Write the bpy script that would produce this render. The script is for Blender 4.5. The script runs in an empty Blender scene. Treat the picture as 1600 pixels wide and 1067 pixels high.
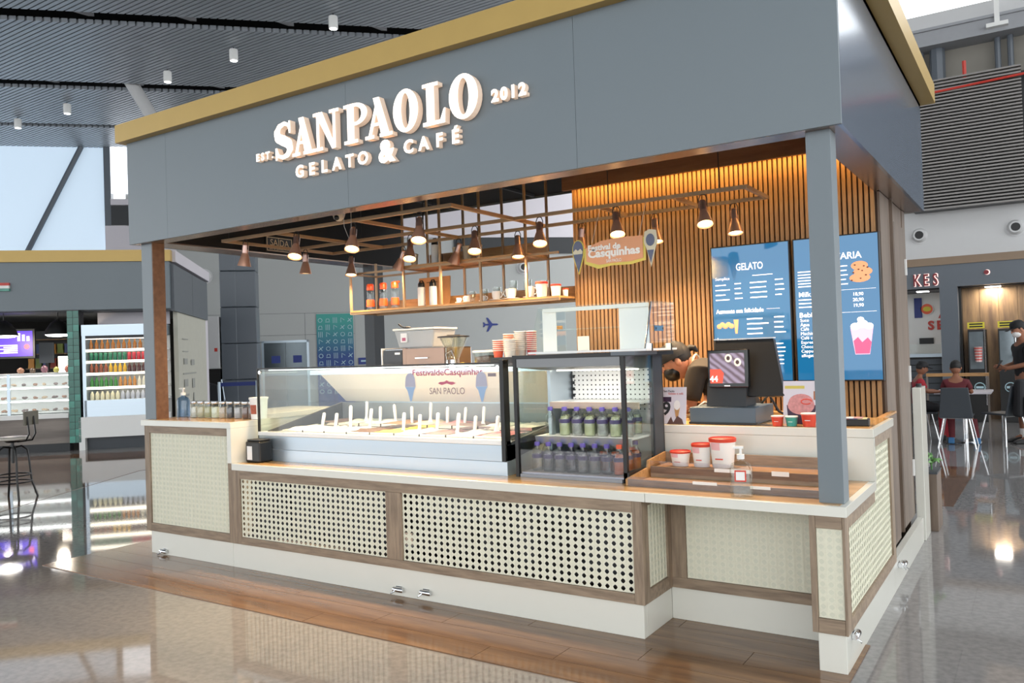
import bpy, bmesh, math, random
from mathutils import Vector, Matrix
random.seed(7)
scene = bpy.context.scene
C = scene.collection
PI = math.pi

# ------------------------------------------------------------------ camera, sky, exposure
cam_d = bpy.data.cameras.new('camera')
cam = bpy.data.objects.new('camera', cam_d); C.objects.link(cam); scene.camera = cam
cam_d.sensor_width = 36.0
cam_d.lens = 1272.79 / 1600 * 36.0
cam_d.clip_start = 0.05; cam_d.clip_end = 300
CAM_LOC = Vector((6.0727, -3.9039, 1.5155)); YAW, PITCH, ROLL = 0.5754, 0.0139, -0.0329
_f = Vector((-math.sin(YAW) * math.cos(PITCH), math.cos(YAW) * math.cos(PITCH), math.sin(PITCH)))
_r = Vector((math.cos(YAW), math.sin(YAW), 0)); _u = _r.cross(_f)
_r2 = _r * math.cos(ROLL) + _u * math.sin(ROLL); _u2 = _u * math.cos(ROLL) - _r * math.sin(ROLL)
_m = Matrix((( _r2.x, _u2.x, -_f.x, CAM_LOC.x), (_r2.y, _u2.y, -_f.y, CAM_LOC.y), (_r2.z, _u2.z, -_f.z, CAM_LOC.z), (0, 0, 0, 1)))
cam.matrix_world = _m

world = bpy.data.worlds.new('sky'); scene.world = world; world.use_nodes = True
_bg = world.node_tree.nodes['Background']
_bg.inputs[0].default_value = (0.95, 0.98, 1.0, 1); _bg.inputs[1].default_value = 2.95
vs = scene.view_settings
vs.view_transform = 'Standard'; vs.look = 'None'; vs.gamma = 1.0; vs.use_curve_mapping = False
vs.exposure = 0.0
scene.display_settings.display_device = 'sRGB'
SPOT_W = 108.0

# ------------------------------------------------------------------ helpers
def lin(h):
    if isinstance(h, str):
        h = h.lstrip('#'); c = [int(h[i:i + 2], 16) / 255 for i in (0, 2, 4)]
    else: c = [v / 255 for v in h]
    return tuple((v / 12.92 if v <= 0.04045 else ((v + 0.055) / 1.055) ** 2.4) for v in c) + (1,)

MATS = {}
def nodes_of(name):
    m = bpy.data.materials.new(name); m.use_nodes = True
    nt = m.node_tree; b = nt.nodes['Principled BSDF']; MATS[name] = m
    return m, nt, b
def mix_rgb(nt, fac, a, b):
    n = nt.nodes.new('ShaderNodeMix'); n.data_type = 'RGBA'
    nt.links.new(fac, n.inputs[0]); n.inputs[6].default_value = a; n.inputs[7].default_value = b
    return n.outputs[2]
def mat(name, col, rough=0.5, metal=0.0, var=0.06, scale=8.0, stretch=(1, 1, 1), spec=None, bump=0.0, coat=0.0, emit=None, es=1.0, alpha=None):
    if name in MATS: return MATS[name]
    m, nt, b = nodes_of(name)
    c = lin(col)
    tc = nt.nodes.new('ShaderNodeTexCoord'); mp = nt.nodes.new('ShaderNodeMapping'); mp.inputs['Scale'].default_value = stretch
    nz = nt.nodes.new('ShaderNodeTexNoise'); nz.inputs['Scale'].default_value = scale; nz.inputs['Detail'].default_value = 3
    nt.links.new(tc.outputs['Object'], mp.inputs[0]); nt.links.new(mp.outputs[0], nz.inputs['Vector'])
    lo = tuple(v * (1 - var) for v in c[:3]) + (1,); hi = tuple(min(1, v * (1 + var)) for v in c[:3]) + (1,)
    nt.links.new(mix_rgb(nt, nz.outputs[0], lo, hi), b.inputs['Base Color'])
    b.inputs['Roughness'].default_value = rough; b.inputs['Metallic'].default_value = metal
    if spec is not None: b.inputs['Specular IOR Level'].default_value = spec
    if coat: b.inputs['Coat Weight'].default_value = coat; b.inputs['Coat Roughness'].default_value = 0.05
    if bump:
        bp = nt.nodes.new('ShaderNodeBump'); bp.inputs['Strength'].default_value = bump; bp.inputs['Distance'].default_value = 0.01
        nt.links.new(nz.outputs[0], bp.inputs['Height']); nt.links.new(bp.outputs[0], b.inputs['Normal'])
    if emit is not None:
        b.inputs['Emission Color'].default_value = lin(emit); b.inputs['Emission Strength'].default_value = es
    if alpha is not None: b.inputs['Alpha'].default_value = alpha
    return m
def wood(name, c1, c2, rough=0.45, axis='z', scale=3.0, dens=14.0):
    if name in MATS: return MATS[name]
    m, nt, b = nodes_of(name)
    tc = nt.nodes.new('ShaderNodeTexCoord'); mp = nt.nodes.new('ShaderNodeMapping')
    s = {'x': (0.12, 1, 1), 'y': (1, 0.12, 1), 'z': (1, 1, 0.12)}[axis]
    mp.inputs['Scale'].default_value = tuple(v * scale for v in s)
    nz = nt.nodes.new('ShaderNodeTexNoise'); nz.inputs['Scale'].default_value = dens; nz.inputs['Detail'].default_value = 5; nz.inputs['Roughness'].default_value = 0.6
    nt.links.new(tc.outputs['Object'], mp.inputs[0]); nt.links.new(mp.outputs[0], nz.inputs['Vector'])
    rp = nt.nodes.new('ShaderNodeValToRGB'); rp.color_ramp.elements[0].position = 0.35; rp.color_ramp.elements[1].position = 0.68
    rp.color_ramp.elements[0].color = lin(c1); rp.color_ramp.elements[1].color = lin(c2)
    nt.links.new(nz.outputs[0], rp.inputs[0]); nt.links.new(rp.outputs[0], b.inputs['Base Color'])
    b.inputs['Roughness'].default_value = rough
    return m
def glass(name, tint='#e8f2f0', refl=0.06, rough=0.02):
    if name in MATS: return MATS[name]
    m = bpy.data.materials.new(name); m.use_nodes = True; MATS[name] = m
    nt = m.node_tree; nt.nodes.clear()
    o = nt.nodes.new('ShaderNodeOutputMaterial'); t = nt.nodes.new('ShaderNodeBsdfTransparent'); g = nt.nodes.new('ShaderNodeBsdfGlossy')
    t.inputs[0].default_value = lin(tint); g.inputs[0].default_value = (1, 1, 1, 1); g.inputs['Roughness'].default_value = rough
    lw = nt.nodes.new('ShaderNodeLayerWeight'); pw = nt.nodes.new('ShaderNodeMath'); pw.operation = 'POWER'; pw.inputs[1].default_value = 5.0
    nt.links.new(lw.outputs['Facing'], pw.inputs[0])
    ad = nt.nodes.new('ShaderNodeMath'); ad.operation = 'MULTIPLY_ADD'; ad.inputs[1].default_value = 0.8; ad.inputs[2].default_value = refl * 0.5
    mx = nt.nodes.new('ShaderNodeMixShader')
    nt.links.new(pw.outputs[0], ad.inputs[0]); nt.links.new(ad.outputs[0], mx.inputs[0]); nt.links.new(t.outputs[0], mx.inputs[1]); nt.links.new(g.outputs[0], mx.inputs[2]); nt.links.new(mx.outputs[0], o.inputs[0])
    return m
def glow(name, col, s):
    return mat(name, col, 0.4, 0, 0.0, emit=col, es=s)

class MB:
    """collects simple solids and links them as ONE mesh object"""
    def __init__(self): self.v = []; self.f = []
    def add(self, vs, fs):
        n = len(self.v); self.v += [tuple(p) for p in vs]; self.f += [tuple(i + n for i in q) for q in fs]; return self
    def box(self, x0, x1, y0, y1, z0, z1):
        if x0 > x1: x0, x1 = x1, x0
        if y0 > y1: y0, y1 = y1, y0
        if z0 > z1: z0, z1 = z1, z0
        return self.add([(x0, y0, z0), (x1, y0, z0), (x1, y1, z0), (x0, y1, z0), (x0, y0, z1), (x1, y0, z1), (x1, y1, z1), (x0, y1, z1)],
                        [(3, 2, 1, 0), (4, 5, 6, 7), (0, 1, 5, 4), (1, 2, 6, 5), (2, 3, 7, 6), (3, 0, 4, 7)])
    def hexa(self, b, t):
        return self.add(list(b) + list(t), [(3, 2, 1, 0), (4, 5, 6, 7), (0, 1, 5, 4), (1, 2, 6, 5), (2, 3, 7, 6), (3, 0, 4, 7)])
    def prism(self, poly, axis, a, b):
        """poly: 2-D points; axis 'y' -> (x,z) extruded in y; 'z' -> (x,y); 'x' -> (y,z)"""
        n = len(poly)
        def P(p, t): return (p[0], t, p[1]) if axis == 'y' else (p[0], p[1], t) if axis == 'z' else (t, p[0], p[1])
        vs = [P(p, a) for p in poly] + [P(p, b) for p in poly]
        return self.add(vs, [tuple(range(n))[::-1], tuple(range(n, 2 * n))] + [(i, (i + 1) % n, (i + 1) % n + n, i + n) for i in range(n)])
    def lathe(self, prof, c=(0, 0, 0), n=16, axis='z', sx=1.0, sy=1.0):
        vs = []; fs = []
        for r, h in prof:
            for k in range(n):
                a = 2 * PI * k / n; x, y = r * math.cos(a) * sx, r * math.sin(a) * sy
                p = (x, y, h) if axis == 'z' else (x, h, y) if axis == 'y' else (h, x, y)
                vs.append((p[0] + c[0], p[1] + c[1], p[2] + c[2]))
        for i in range(len(prof) - 1):
            for k in range(n):
                fs.append((i * n + k, i * n + (k + 1) % n, (i + 1) * n + (k + 1) % n, (i + 1) * n + k))
        if prof[0][0] > 1e-6: fs.append(tuple(range(n))[::-1])
        if prof[-1][0] > 1e-6: fs.append(tuple(range((len(prof) - 1) * n, len(prof) * n)))
        return self.add(vs, fs)
    def tube(self, pts, r, n=8, closed=False):
        pts = [Vector(p) for p in pts]; vs = []; fs = []; m = len(pts)
        u = None
        for i, p in enumerate(pts):
            if closed: d = pts[(i + 1) % m] - pts[i - 1]
            else: d = pts[min(i + 1, m - 1)] - pts[max(i - 1, 0)]
            d.normalize()
            if u is None:
                u = d.cross(Vector((0, 0, 1)) if abs(d.z) < 0.9 else Vector((1, 0, 0)))
            u = u - d * u.dot(d); u.normalize(); w = d.cross(u)
            rr = r[i] if isinstance(r, (list, tuple)) else r
            for k in range(n):
                a = 2 * PI * k / n; vs.append(p + u * (rr * math.cos(a)) + w * (rr * math.sin(a)))
        for i in range(m if closed else m - 1):
            j = (i + 1) % m
            for k in range(n): fs.append((i * n + k, i * n + (k + 1) % n, j * n + (k + 1) % n, j * n + k))
        if not closed: fs += [tuple(range(n))[::-1], tuple(range((m - 1) * n, m * n))]
        return self.add(vs, fs)
    def ball(self, c, rx, ry=None, rz=None, n=12, m=8):
        ry = ry or rx; rz = rz or rx
        prof = [(math.sin(PI * i / m), -math.cos(PI * i / m)) for i in range(m + 1)]
        k = MB(); k.lathe([(max(a, 1e-7) if 0 < i < m else 1e-7, b) for i, (a, b) in enumerate(prof)], n=n)
        return self.add([(c[0] + p[0] * rx, c[1] + p[1] * ry, c[2] + p[2] * rz) for p in k.v], k.f)
    def xf(self, M):
        self.v = [tuple(M @ Vector(p)) for p in self.v]; return self
    def mesh(self, name, smooth=None):
        me = bpy.data.meshes.new(name); me.from_pydata(self.v, [], self.f)
        bm = bmesh.new(); bm.from_mesh(me); bmesh.ops.recalc_face_normals(bm, faces=bm.faces); bm.to_mesh(me); bm.free()
        if smooth:
            me.shade_smooth(); me.set_sharp_from_angle(angle=math.radians(smooth))
        me.update(); return me
    def build(self, name, m, parent=None, smooth=None, bevel=0.0, loc=None, rot=None):
        return link(self.mesh(name, smooth), name, m, parent, bevel, loc, rot)
def M_(m): return MATS[m] if isinstance(m, str) else m
def link(me, name, m, parent=None, bevel=0.0, loc=None, rot=None):
    o = bpy.data.objects.new(name, me)
    if m is not None and not me.materials: me.materials.append(M_(m))
    C.objects.link(o)
    if parent: o.parent = parent
    if loc: o.location = loc
    if rot: o.rotation_euler = rot
    if bevel:
        b = o.modifiers.new('bevel', 'BEVEL'); b.width = bevel; b.segments = 2; b.limit_method = 'ANGLE'
    return o
def tag(o, label, cat, group=None, kind=None):
    o['label'] = label; o['category'] = cat
    if group: o['group'] = group
    if kind: o['kind'] = kind
    return o
def struct(o, label=None):
    o['kind'] = 'structure'
    if label: o['label'] = label
    return o
def thing(name, label, cat, loc=(0, 0, 0), rz=0.0, group=None, kind=None, rot=None):
    o = bpy.data.objects.new(name, None); C.objects.link(o); o.empty_display_size = 0.05
    o.location = loc; o.rotation_euler = rot or (0, 0, rz)
    return tag(o, label, cat, group, kind)
def room(name, label, loc=(0, 0, 0), rz=0.0):
    o = bpy.data.objects.new(name, None); C.objects.link(o); o.location = loc; o.rotation_euler = (0, 0, rz)
    return struct(o, label)
def dup(o, loc=None, rot=None, label=None, parent=None, top=True):
    c = o.copy(); C.objects.link(c)
    if parent: c.parent = parent
    if loc is not None: c.location = loc
    if rot is not None: c.rotation_euler = rot
    if label: c['label'] = label
    for ch in list(o.children): dup(ch, parent=c, top=False)
    return c
def box(name, m, x0, x1, y0, y1, z0, z1, parent=None, bevel=0.0):
    return MB().box(x0, x1, y0, y1, z0, z1).build(name, m, parent, bevel=bevel)
def text(name, s, m, parent, loc, rot=(PI / 2, 0, 0), size=0.1, ext=0.0006, off=0.0, align='CENTER', sx=1.0, width=None):
    cu = bpy.data.curves.new(name, 'FONT'); cu.body = s; cu.size = size; cu.extrude = ext; cu.offset = off
    cu.align_x = align; cu.align_y = 'CENTER'; cu.resolution_u = 3
    t = bpy.data.objects.new(name, cu); C.objects.link(t)
    me = bpy.data.meshes.new_from_object(t.evaluated_get(bpy.context.evaluated_depsgraph_get()))
    bpy.data.objects.remove(t); bpy.data.curves.remove(cu)
    if width:
        xs = [v.co.x for v in me.vertices]
        if xs: sx = width / max(1e-6, max(xs) - min(xs))
    if sx != 1.0:
        for v in me.vertices: v.co.x *= sx
    me.name = name; me.materials.clear()
    return link(me, name, m, parent, loc=loc, rot=rot)
def ell(cx, cz, rx, rz, n=28, a0=0.0, a1=2 * PI):
    return [(cx + rx * math.cos(a0 + (a1 - a0) * i / n), cz + rz * math.sin(a0 + (a1 - a0) * i / n)) for i in range(n if abs(a1 - a0 - 2 * PI) < 1e-6 else n + 1)]

# ------------------------------------------------------------------ materials
mat('fascia_grey', '#717b81', 0.42, 0.0, 0.03, 2.0, (1, 1, 0.3))
mat('fascia_side_skylit', '#8590a0', 0.17, 0.45, 0.03, 2.0, (1, 1, 0.3))  # side copy of the fascia grey, bluish skylight put into its colour
mat('gold', '#b89a58', 0.38, 0.25, 0.04)
mat('cream', '#dddcd2', 0.22, 0, 0.02, coat=0.3)
mat('cane', '#e4e2cf', 0.6, 0, 0.08, 60)
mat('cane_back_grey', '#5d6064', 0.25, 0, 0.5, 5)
mat('cane_back_light', '#d9d9c6', 0.6)
mat('black', '#0c0c0d', 0.4); mat('black_gloss', '#08080a', 0.12); mat('dark', '#2a2c2f', 0.5); mat('charcoal', '#3b4046', 0.5)
mat('ceiling_black', '#0d0c0c', 0.8)
mat('steel', '#b9c6d0', 0.34, 0.75, 0.03, 3, (0.2, 1, 6)); mat('chrome', '#d8dadc', 0.12, 1.0); mat('copper', '#b58a74', 0.32, 0.45, 0.05)
mat('copper_tube', '#a98c6c', 0.4, 0.35, 0.04); mat('soffit', '#a39084', 0.26, 0.7, 0.04)  # soffit: grey fascia metal, warm lamp reflection put into its colour
mat('sheet_white', '#fafafa', 0.5, 0, 0.01); glow('case_tube', '#f4fffb', 1.3); mat('white', '#e9e9e6', 0.4, 0, 0.01); mat('white_gloss', '#f1f1ee', 0.15, 0, 0.01); mat('paper', '#eceae8', 0.6, 0, 0.02)
mat('red', '#c23a2e', 0.4); mat('orange', '#e2572b', 0.4); mat('kraft', '#b98c5a', 0.7, 0, 0.1, 40); mat('teal_cup', '#3f9a8d', 0.5)
mat('purple', '#5a4a9a', 0.4); mat('plastic_milky', '#c9cacb', 0.35, 0, 0.05)
wood('frame_wood', '#7d6c5b', '#a18d77', 0.5, 'x', 2.5); wood('frame_wood_v', '#7d6c5b', '#a18d77', 0.5, 'z', 2.5)
wood('slat_wood', '#9a7248', '#bd9262', 0.45, 'z', 2.0); wood('slat_back', '#3a281a', '#4a3423', 0.7, 'z', 2.0)
wood('brown_wall', '#5f5044', '#79685a', 0.4, 'z', 1.2, 10); wood('bulkhead_wood', '#6a4a35', '#7f5c44', 0.5, 'x', 1.5)
wood('shelf_wood', '#a97d4c', '#c79a66', 0.45, 'x', 3.0); wood('tray_wood', '#7f6f5f', '#a08d78', 0.5, 'x', 3)
wood('plank', '#6a503c', '#8c6a4a', 0.14, 'x', 1.6, 9); wood('counter_wood', '#a98555', '#c9a36e', 0.18, 'x', 2.0)
wood('shop_wood', '#6a5442', '#a5855f', 0.4, 'z', 1.0, 8); wood('shop_wood_dark', '#6e655f', '#8b827a', 0.5, 'x', 1.0, 6)
glass('pane', '#fcfefd', 0.07); glass('pane_side', '#f4f9f7', 0.10); glass('clear_plastic', '#f1f4f2', 0.14, 0.08); glass('acrylic', '#f0eef0', 0.08, 0.05)
glass('frosted', '#dfe3e2', 0.22, 0.25); glass('bottle_blue', '#b9cfe6', 0.12, 0.05); glass('jar', '#f3f6f4', 0.16, 0.05)
glow('sign_face', '#fff3e6', 1.0); mat('sign_side', '#e8d6c6', 0.4, emit='#ffd9b8', es=0.28)
glow('bulb', '#ffcf8a', 14.0); glow('led', '#ffb347', 10.0); glow('tube_white', '#ffffff', 9.0); glow('cool_light', '#fff6e2', 4.0); glow('case_glow', '#ffffff', 8.0)
mat('wall_grey', '#aeb0ae', 0.6, 0, 0.02, 0.6); mat('wall_white', '#c9c9c9', 0.7, 0, 0.02); mat('column_grey', '#5c636b', 0.35, 0, 0.04, 1)
mat('ceiling_slat', '#a9afb6', 0.35, 0.3, 0.05, 3); mat('void', '#1b1a19', 0.9, 0, 0.3, 1.5); mat('concrete', '#8a867e', 0.9, 0, 0.15, 1.5); mat('beam_grey', '#9a9ca0', 0.6)
mat('louver', '#8f8b88', 0.5); mat('blue', '#2b3a80', 0.5); mat('skin', '#8a5a42', 0.55); mat('skin_light', '#b07a60', 0.55)
mat('yellow', '#d9c93a', 0.5); mat('green', '#3f7a38', 0.5, 0, 0.2, 20)

# ================================================================== THE SETTING
def granite(name, c1, c2, rough, joints):
    m, nt, b = nodes_of(name)
    tc = nt.nodes.new('ShaderNodeTexCoord')
    n1 = nt.nodes.new('ShaderNodeTexNoise'); n1.inputs['Scale'].default_value = 26; n1.inputs['Detail'].default_value = 8
    n2 = nt.nodes.new('ShaderNodeTexNoise'); n2.inputs['Scale'].default_value = 1.1; n2.inputs['Detail'].default_value = 2
    for n in (n1, n2): nt.links.new(tc.outputs['Object'], n.inputs['Vector'])
    rp = nt.nodes.new('ShaderNodeValToRGB'); rp.color_ramp.elements[0].position = 0.36; rp.color_ramp.elements[1].position = 0.62
    rp.color_ramp.elements[0].color = lin(c1); rp.color_ramp.elements[1].color = lin(c2); nt.links.new(n1.outputs[0], rp.inputs[0])
    br = nt.nodes.new('ShaderNodeTexBrick'); br.offset = 0.5; br.inputs['Scale'].default_value = 1.0; br.inputs['Mortar Size'].default_value = 0.003
    br.inputs['Brick Width'].default_value = 0.6; br.inputs['Row Height'].default_value = 0.6
    br.inputs['Color1'].default_value = (1, 1, 1, 1); br.inputs['Color2'].default_value = (0.97, 0.97, 0.97, 1); br.inputs['Mortar'].default_value = (joints, joints, joints, 1)
    mp = nt.nodes.new('ShaderNodeMapping'); mp.inputs['Rotation'].default_value = (0, 0, 0)
    nt.links.new(tc.outputs['Object'], mp.inputs[0]); nt.links.new(mp.outputs[0], br.inputs['Vector'])
    mu = nt.nodes.new('ShaderNodeMix'); mu.data_type = 'RGBA'; mu.blend_type = 'MULTIPLY'; mu.inputs[0].default_value = 1.0
    nt.links.new(rp.outputs[0], mu.inputs[6]); nt.links.new(br.outputs[0], mu.inputs[7])
    nt.links.new(mu.outputs[2], b.inputs['Base Color'])
    b.inputs['Roughness'].default_value = rough; b.inputs['Specular IOR Level'].default_value = 0.85
    return m
granite('granite', '#838180', '#918e8d', 0.045, 0.9)
granite('granite_brown', '#6f5648', '#82644f', 0.05, 0.85)

struct(box('floor', 'granite', -45, 30, -25, 45, -0.2, 0.0), 'polished grey granite floor of the terminal hall')
def slab(name, poly, m, z, label):
    return struct(MB().prism(poly, 'z', 0.0005, z).build(name, m), label)
slab('floor_brown', [(-3.28, 0.4), (-4.85, 3.0), (-3.2, 8.2), (-14, -1.5), (-9, -5.5)], 'granite_brown', 0.003, 'brown polished floor field in front of the snack shop')
slab('floor_strip', [(5.02, 4.4), (5.36, 4.4), (5.40, 7.0), (5.02, 7.0)], 'granite_brown', 0.003, 'brown floor strip beyond the kiosk planter')
# wood-look planks round the kiosk: every plank its own piece
pf = room('floor_planks', 'dark wood-look plank floor laid in front of the kiosk')
_pm = {}
for row in range(6):
    y1 = 0.45 - row * 0.18; y0 = y1 - 0.177
    x = -0.42 - 0.37 * (row % 3)
    while x < 5.31:
        a, b = max(x, -0.42), min(x + 1.197, 5.31)
        if b - a > 0.05:
            k = (round(b - a, 3))
            if k not in _pm: _pm[k] = MB().box(0, b - a, 0, 0.177, 0.0, 0.006).mesh('plank')
            link(_pm[k], 'plank', 'plank', pf, loc=(a, y0, 0))
        x += 1.2

# ------------------------------------------------ ceiling of the hall: slatted metal panels with open joints
E1 = Vector((math.sqrt(.5), math.sqrt(.5), 0)); E2 = Vector((-math.sqrt(.5), math.sqrt(.5), 0)); O0 = Vector((6.07, -3.9, 0))
def ST(s, t, z=0.0): return O0 + E1 * s + E2 * t + Vector((0, 0, z))
R45 = PI / 4
ceil_root = room('ceiling', 'dark slatted metal ceiling of the hall', O0, R45)      # local x = s, local y = t
bands = [(-9.5, -5.2), (-4.7, -0.5), (0.0, 4.2), (4.75, 9.0), (9.5, 13.6), (14.1, 18.55), (19.15, 23.15), (23.75, 27.2), (27.55, 31.6)]
for i, (t0, t1) in enumerate(bands):
    mb = MB(); far = t0 > 13
    z0 = 9.0
    if far:
        # real slats running at 45 degrees to the panel edge, cut square so the edges are toothed
        pitch = 0.17; s = -30.0
        L = t1 - t0
        while s < 6.5:
            # slat runs along local (1,-1)/sqrt2 -> world +x ; starts at t1 edge
            a = (s, t1); b = (s + L, t0)
            h = pitch * 0.36
            mb.hexa([(a[0] - h, a[1], z0), (a[0] + h, a[1], z0), (b[0] + h, b[1], z0), (b[0] - h, b[1], z0)],
                    [(a[0] - h, a[1], z0 + 0.09), (a[0] + h, a[1], z0 + 0.09), (b[0] + h, b[1], z0 + 0.09), (b[0] - h, b[1], z0 + 0.09)])
            s += pitch
        o = mb.build('slat_panel', 'ceiling_slat', ceil_root); o['kind'] = 'stuff'
    else:
        mb.box(-30, 6.5, t0, t1, z0, z0 + 0.09); mb.build('panel', 'ceiling_slat', ceil_root)
box('deck', 'void', -30, 6.8, -9.5, 31.6, 9.7, 9.8, ceil_root)
for t in (18.85, 23.45, 27.37):
    for k in range(9):
        s = -14 + k * 2.1
        MB().hexa([(s, t - 0.2, 9.12), (s + 0.12, t - 0.2, 9.12), (s + 0.62, t + 0.2, 9.12), (s + 0.5, t + 0.2, 9.12)],
                  [(s, t - 0.2, 9.3), (s + 0.12, t - 0.2, 9.3), (s + 0.62, t + 0.2, 9.3), (s + 0.5, t + 0.2, 9.3)]).build('joist', 'beam_grey', ceil_root)
struct(box('ceiling_right_blocker', 'ceiling_slat', 2, 30, 6.5, 12.9, 9.9, 10.0), 'unseen roof deck added to dim the right part of the hall')  # out of view, added to cut the skylight on the right background
# slanted brace through the ceiling
br = MB().tube([ST(-5.35, 23.45, 9.3), ST(-4.3, 23.45, 7.4)], 0.17, 12).build('roof_brace', 'wall_white', smooth=40)
tag(br, 'pale round roof brace dropping below the slatted ceiling', 'brace')
# small white cylinder downlights under the ceiling
dl = None
where = ['second from the glazed wall', 'nearest to the glazed wall', 'beside the pale roof brace', 'third along the row above the gold cornice', 'highest in the picture']
for i, (px_s, px_t) in enumerate([(-6.86, 20.0), (-5.48, 18.76), (-3.04, 16.47), (-1.68, 15.17), (0.07, 13.5)]):
    k = 8.0 / 7.0 if False else 1.0
    lab = ['white cylinder downlight hanging lowest, closest to the bright glazing', 'white cylinder downlight second from the bright glazing', 'white cylinder downlight just above the pale roof brace',
           'white cylinder downlight second from the top of the picture', 'white cylinder downlight nearest the top edge of the picture'][i]
    t = thing('pendant_downlight', lab, 'lamp', ST(px_s * 1.33, px_t * 1.33, 8.67), group='cylinder downlights under the hall ceiling'); t.scale = (0.93, 0.93, 0.93)
    MB().lathe([(0.105, 0), (0.11, 0.02), (0.11, 0.27), (0.10, 0.29)], n=14).build('housing', 'white_gloss', t, smooth=40)
    MB().lathe([(0.085, -0.004), (0.085, 0.0)], n=14).build('lens', 'tube_white', t)
    MB().tube([(0, 0, 0.29), (0, 0, 0.37)], 0.012, 6).build('rod', 'dark', t)

# ------------------------------------------------ glazed wall and grey back wall (plane t = 30)
wb = room('wall_back', 'grey panelled wall of the hall behind the kiosk', ST(0, 30, 0), R45)
box('panel', 'wall_grey', -7.0, 14, 0, 0.3, 3.18, 9.6, wb)
box('panel', 'wall_grey', 0.6, 14, 0, 0.3, 0, 3.178, wb)
for k in range(5):
    x0 = -8.15 + k * 1.75
    box('panel', 'wall_grey', x0 + 0.006, x0 + 1.744, 0, 0.3, 0.0, 2.4, wb); box('panel', 'wall_grey', x0 + 0.006, x0 + 1.744, 0, 0.3, 2.41, 3.17, wb)
box('joint', 'dark', -7.0, 0.6, 0.02, 0.29, 0.0, 3.18, wb)
box('window_band', 'dark', 4.3, 14, -0.06, -0.001, 5.25, 5.85, wb)
mat('wall_high', '#cfcad0', 0.6, 0, 0.03, 0.4)
box('upper_panel', 'wall_high', 1.5, 14, -0.09, -0.001, 5.86, 9.5, wb)
box('side_return', 'column_grey', -7.66, -7.45, -0.05, 0.3, 6.3, 9.5, wb)
box('panel', 'wall_high', -7.66, -5.4, -0.06, -0.002, 0, 6.3, wb)
gz = room('window_1', 'tall frosted glazing of the hall, bright with daylight', ST(0, 30, 0), R45)
glow('daylight_glass', '#c4d6e6', 0.62); glow('daylight_white', '#f4f9ff', 1.25)
box('pane', 'daylight_glass', -22, -7.66, 0.1, 0.16, 3.0, 9.6, gz)
box('pane', 'daylight_white', -7.44, -5.4, -0.06, -0.002, 7.4, 9.4, gz)
box('sill', 'wall_high', -7.44, -5.4, -0.16, -0.002, 7.0, 7.2, gz); box('sill', 'dark', -7.44, -5.4, -0.12, -0.002, 6.31, 6.98, gz)
box('sill', 'wall_white', -22, -7.66, 0.05, 0.3, 0, 3.0, gz)
MB().tube([(-10.3, -0.02, 5.0), (-8.35, -0.02, 9.0)], 0.09, 8).build('brace', 'column_grey', gz)

col = room('column', 'grey clad column in front of the back wall', ST(-2.98, 24, 0), R45)
for k in range(6): box('cladding_panel', 'column_grey', -0.22, 0.74, 0, 0.9, k * 1.02, k * 1.02 + 1.01, col, bevel=0.02)
for k in range(6): box('cladding_panel', 'column_grey', -0.23, 0.2, -0.01, 0.91, k * 1.02, k * 1.02 + 1.01, col, bevel=0.02)
cb = thing('hydrant_cabinet', 'tall pale grey twin-door cabinet with two red labels beside the grey column', 'cabinet', ST(-3.93, 23.9, 0), R45)
box('body', 'wall_white', 0, 0.68, 0.03, 0.5, 1.35, 2.8, cb); box('door', 'wall_white', 0.005, 0.335, 0, 0.03, 1.36, 2.79, cb, 0.004); box('door', 'wall_white', 0.345, 0.675, 0, 0.03, 1.36, 2.79, cb, 0.004)
box('label', 'red', 0.22, 0.30, -0.004, 0, 1.82, 1.92, cb); box('label', 'red', 0.55, 0.63, -0.004, 0, 1.82, 1.92, cb)
box('recess', 'void', 0.0, 0.68, 0.1, 0.5, 0, 1.34, cb)
trolley = thing('push_trolley', 'dark trolley parked under the pale cabinet', 'trolley', ST(-3.7, 23.2, 0), R45)
MB().prism([(0, 0.1), (0.5, 0.1), (0.45, 0.9), (0.1, 1.0)], 'y', 0, 0.4).build('body', 'dark', trolley); MB().tube([(0.5, 0.2, 0.1), (0.62, 0.2, 0.5), (0.55, 0.2, 1.05)], 0.02, 6).build('handle', 'steel', trolley)
qb = thing('queue_barrier', 'queue barrier with a dark blue belt between steel posts', 'barrier', ST(-3.1, 22.6, 0), R45)
for x in (0.0, 0.95):
    MB().lathe([(0.17, 0), (0.17, 0.02), (0.035, 0.04), (0.035, 1.0)], (x, 0, 0), 12).build('post', 'steel', qb, smooth=40)
box('belt', 'blue', 0.0, 0.95, -0.01, 0.01, 0.88, 0.98, qb)
# jet nozzles on the walls
def nozzle(loc, rz, label, k=1.0):
    t = thing('air_nozzle', label, 'air vent', loc, rz, 'round jet air nozzles on the white walls'); t.scale = (k, k, k)
    MB().lathe([(0.26, -0.02), (0.26, 0.0), (0.24, 0.0)], n=20, axis='y').build('flange', 'wall_white', t, smooth=30)
    MB().lathe([(0.22, -0.02), (0.16, -0.16), (0.12, -0.16), (0.1, -0.06)], n=20, axis='y').build('cone', 'wall_white', t, smooth=30)
    MB().lathe([(0.118, -0.161), (0.118, -0.155)], n=16, axis='y').build('mouth', 'black', t)
nozzle(ST(-4.49, 30, 4.53), R45, 'round air nozzle on the grey wall beside the grey column')
nozzle(ST(6.91, 30, 4.73), R45, 'round air nozzle on the wall seen through the hanging shelf')
nozzle(ST(1.11, 30, 4.67), R45, 'round air nozzle peeping over the left end of the hanging shelf')
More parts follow.
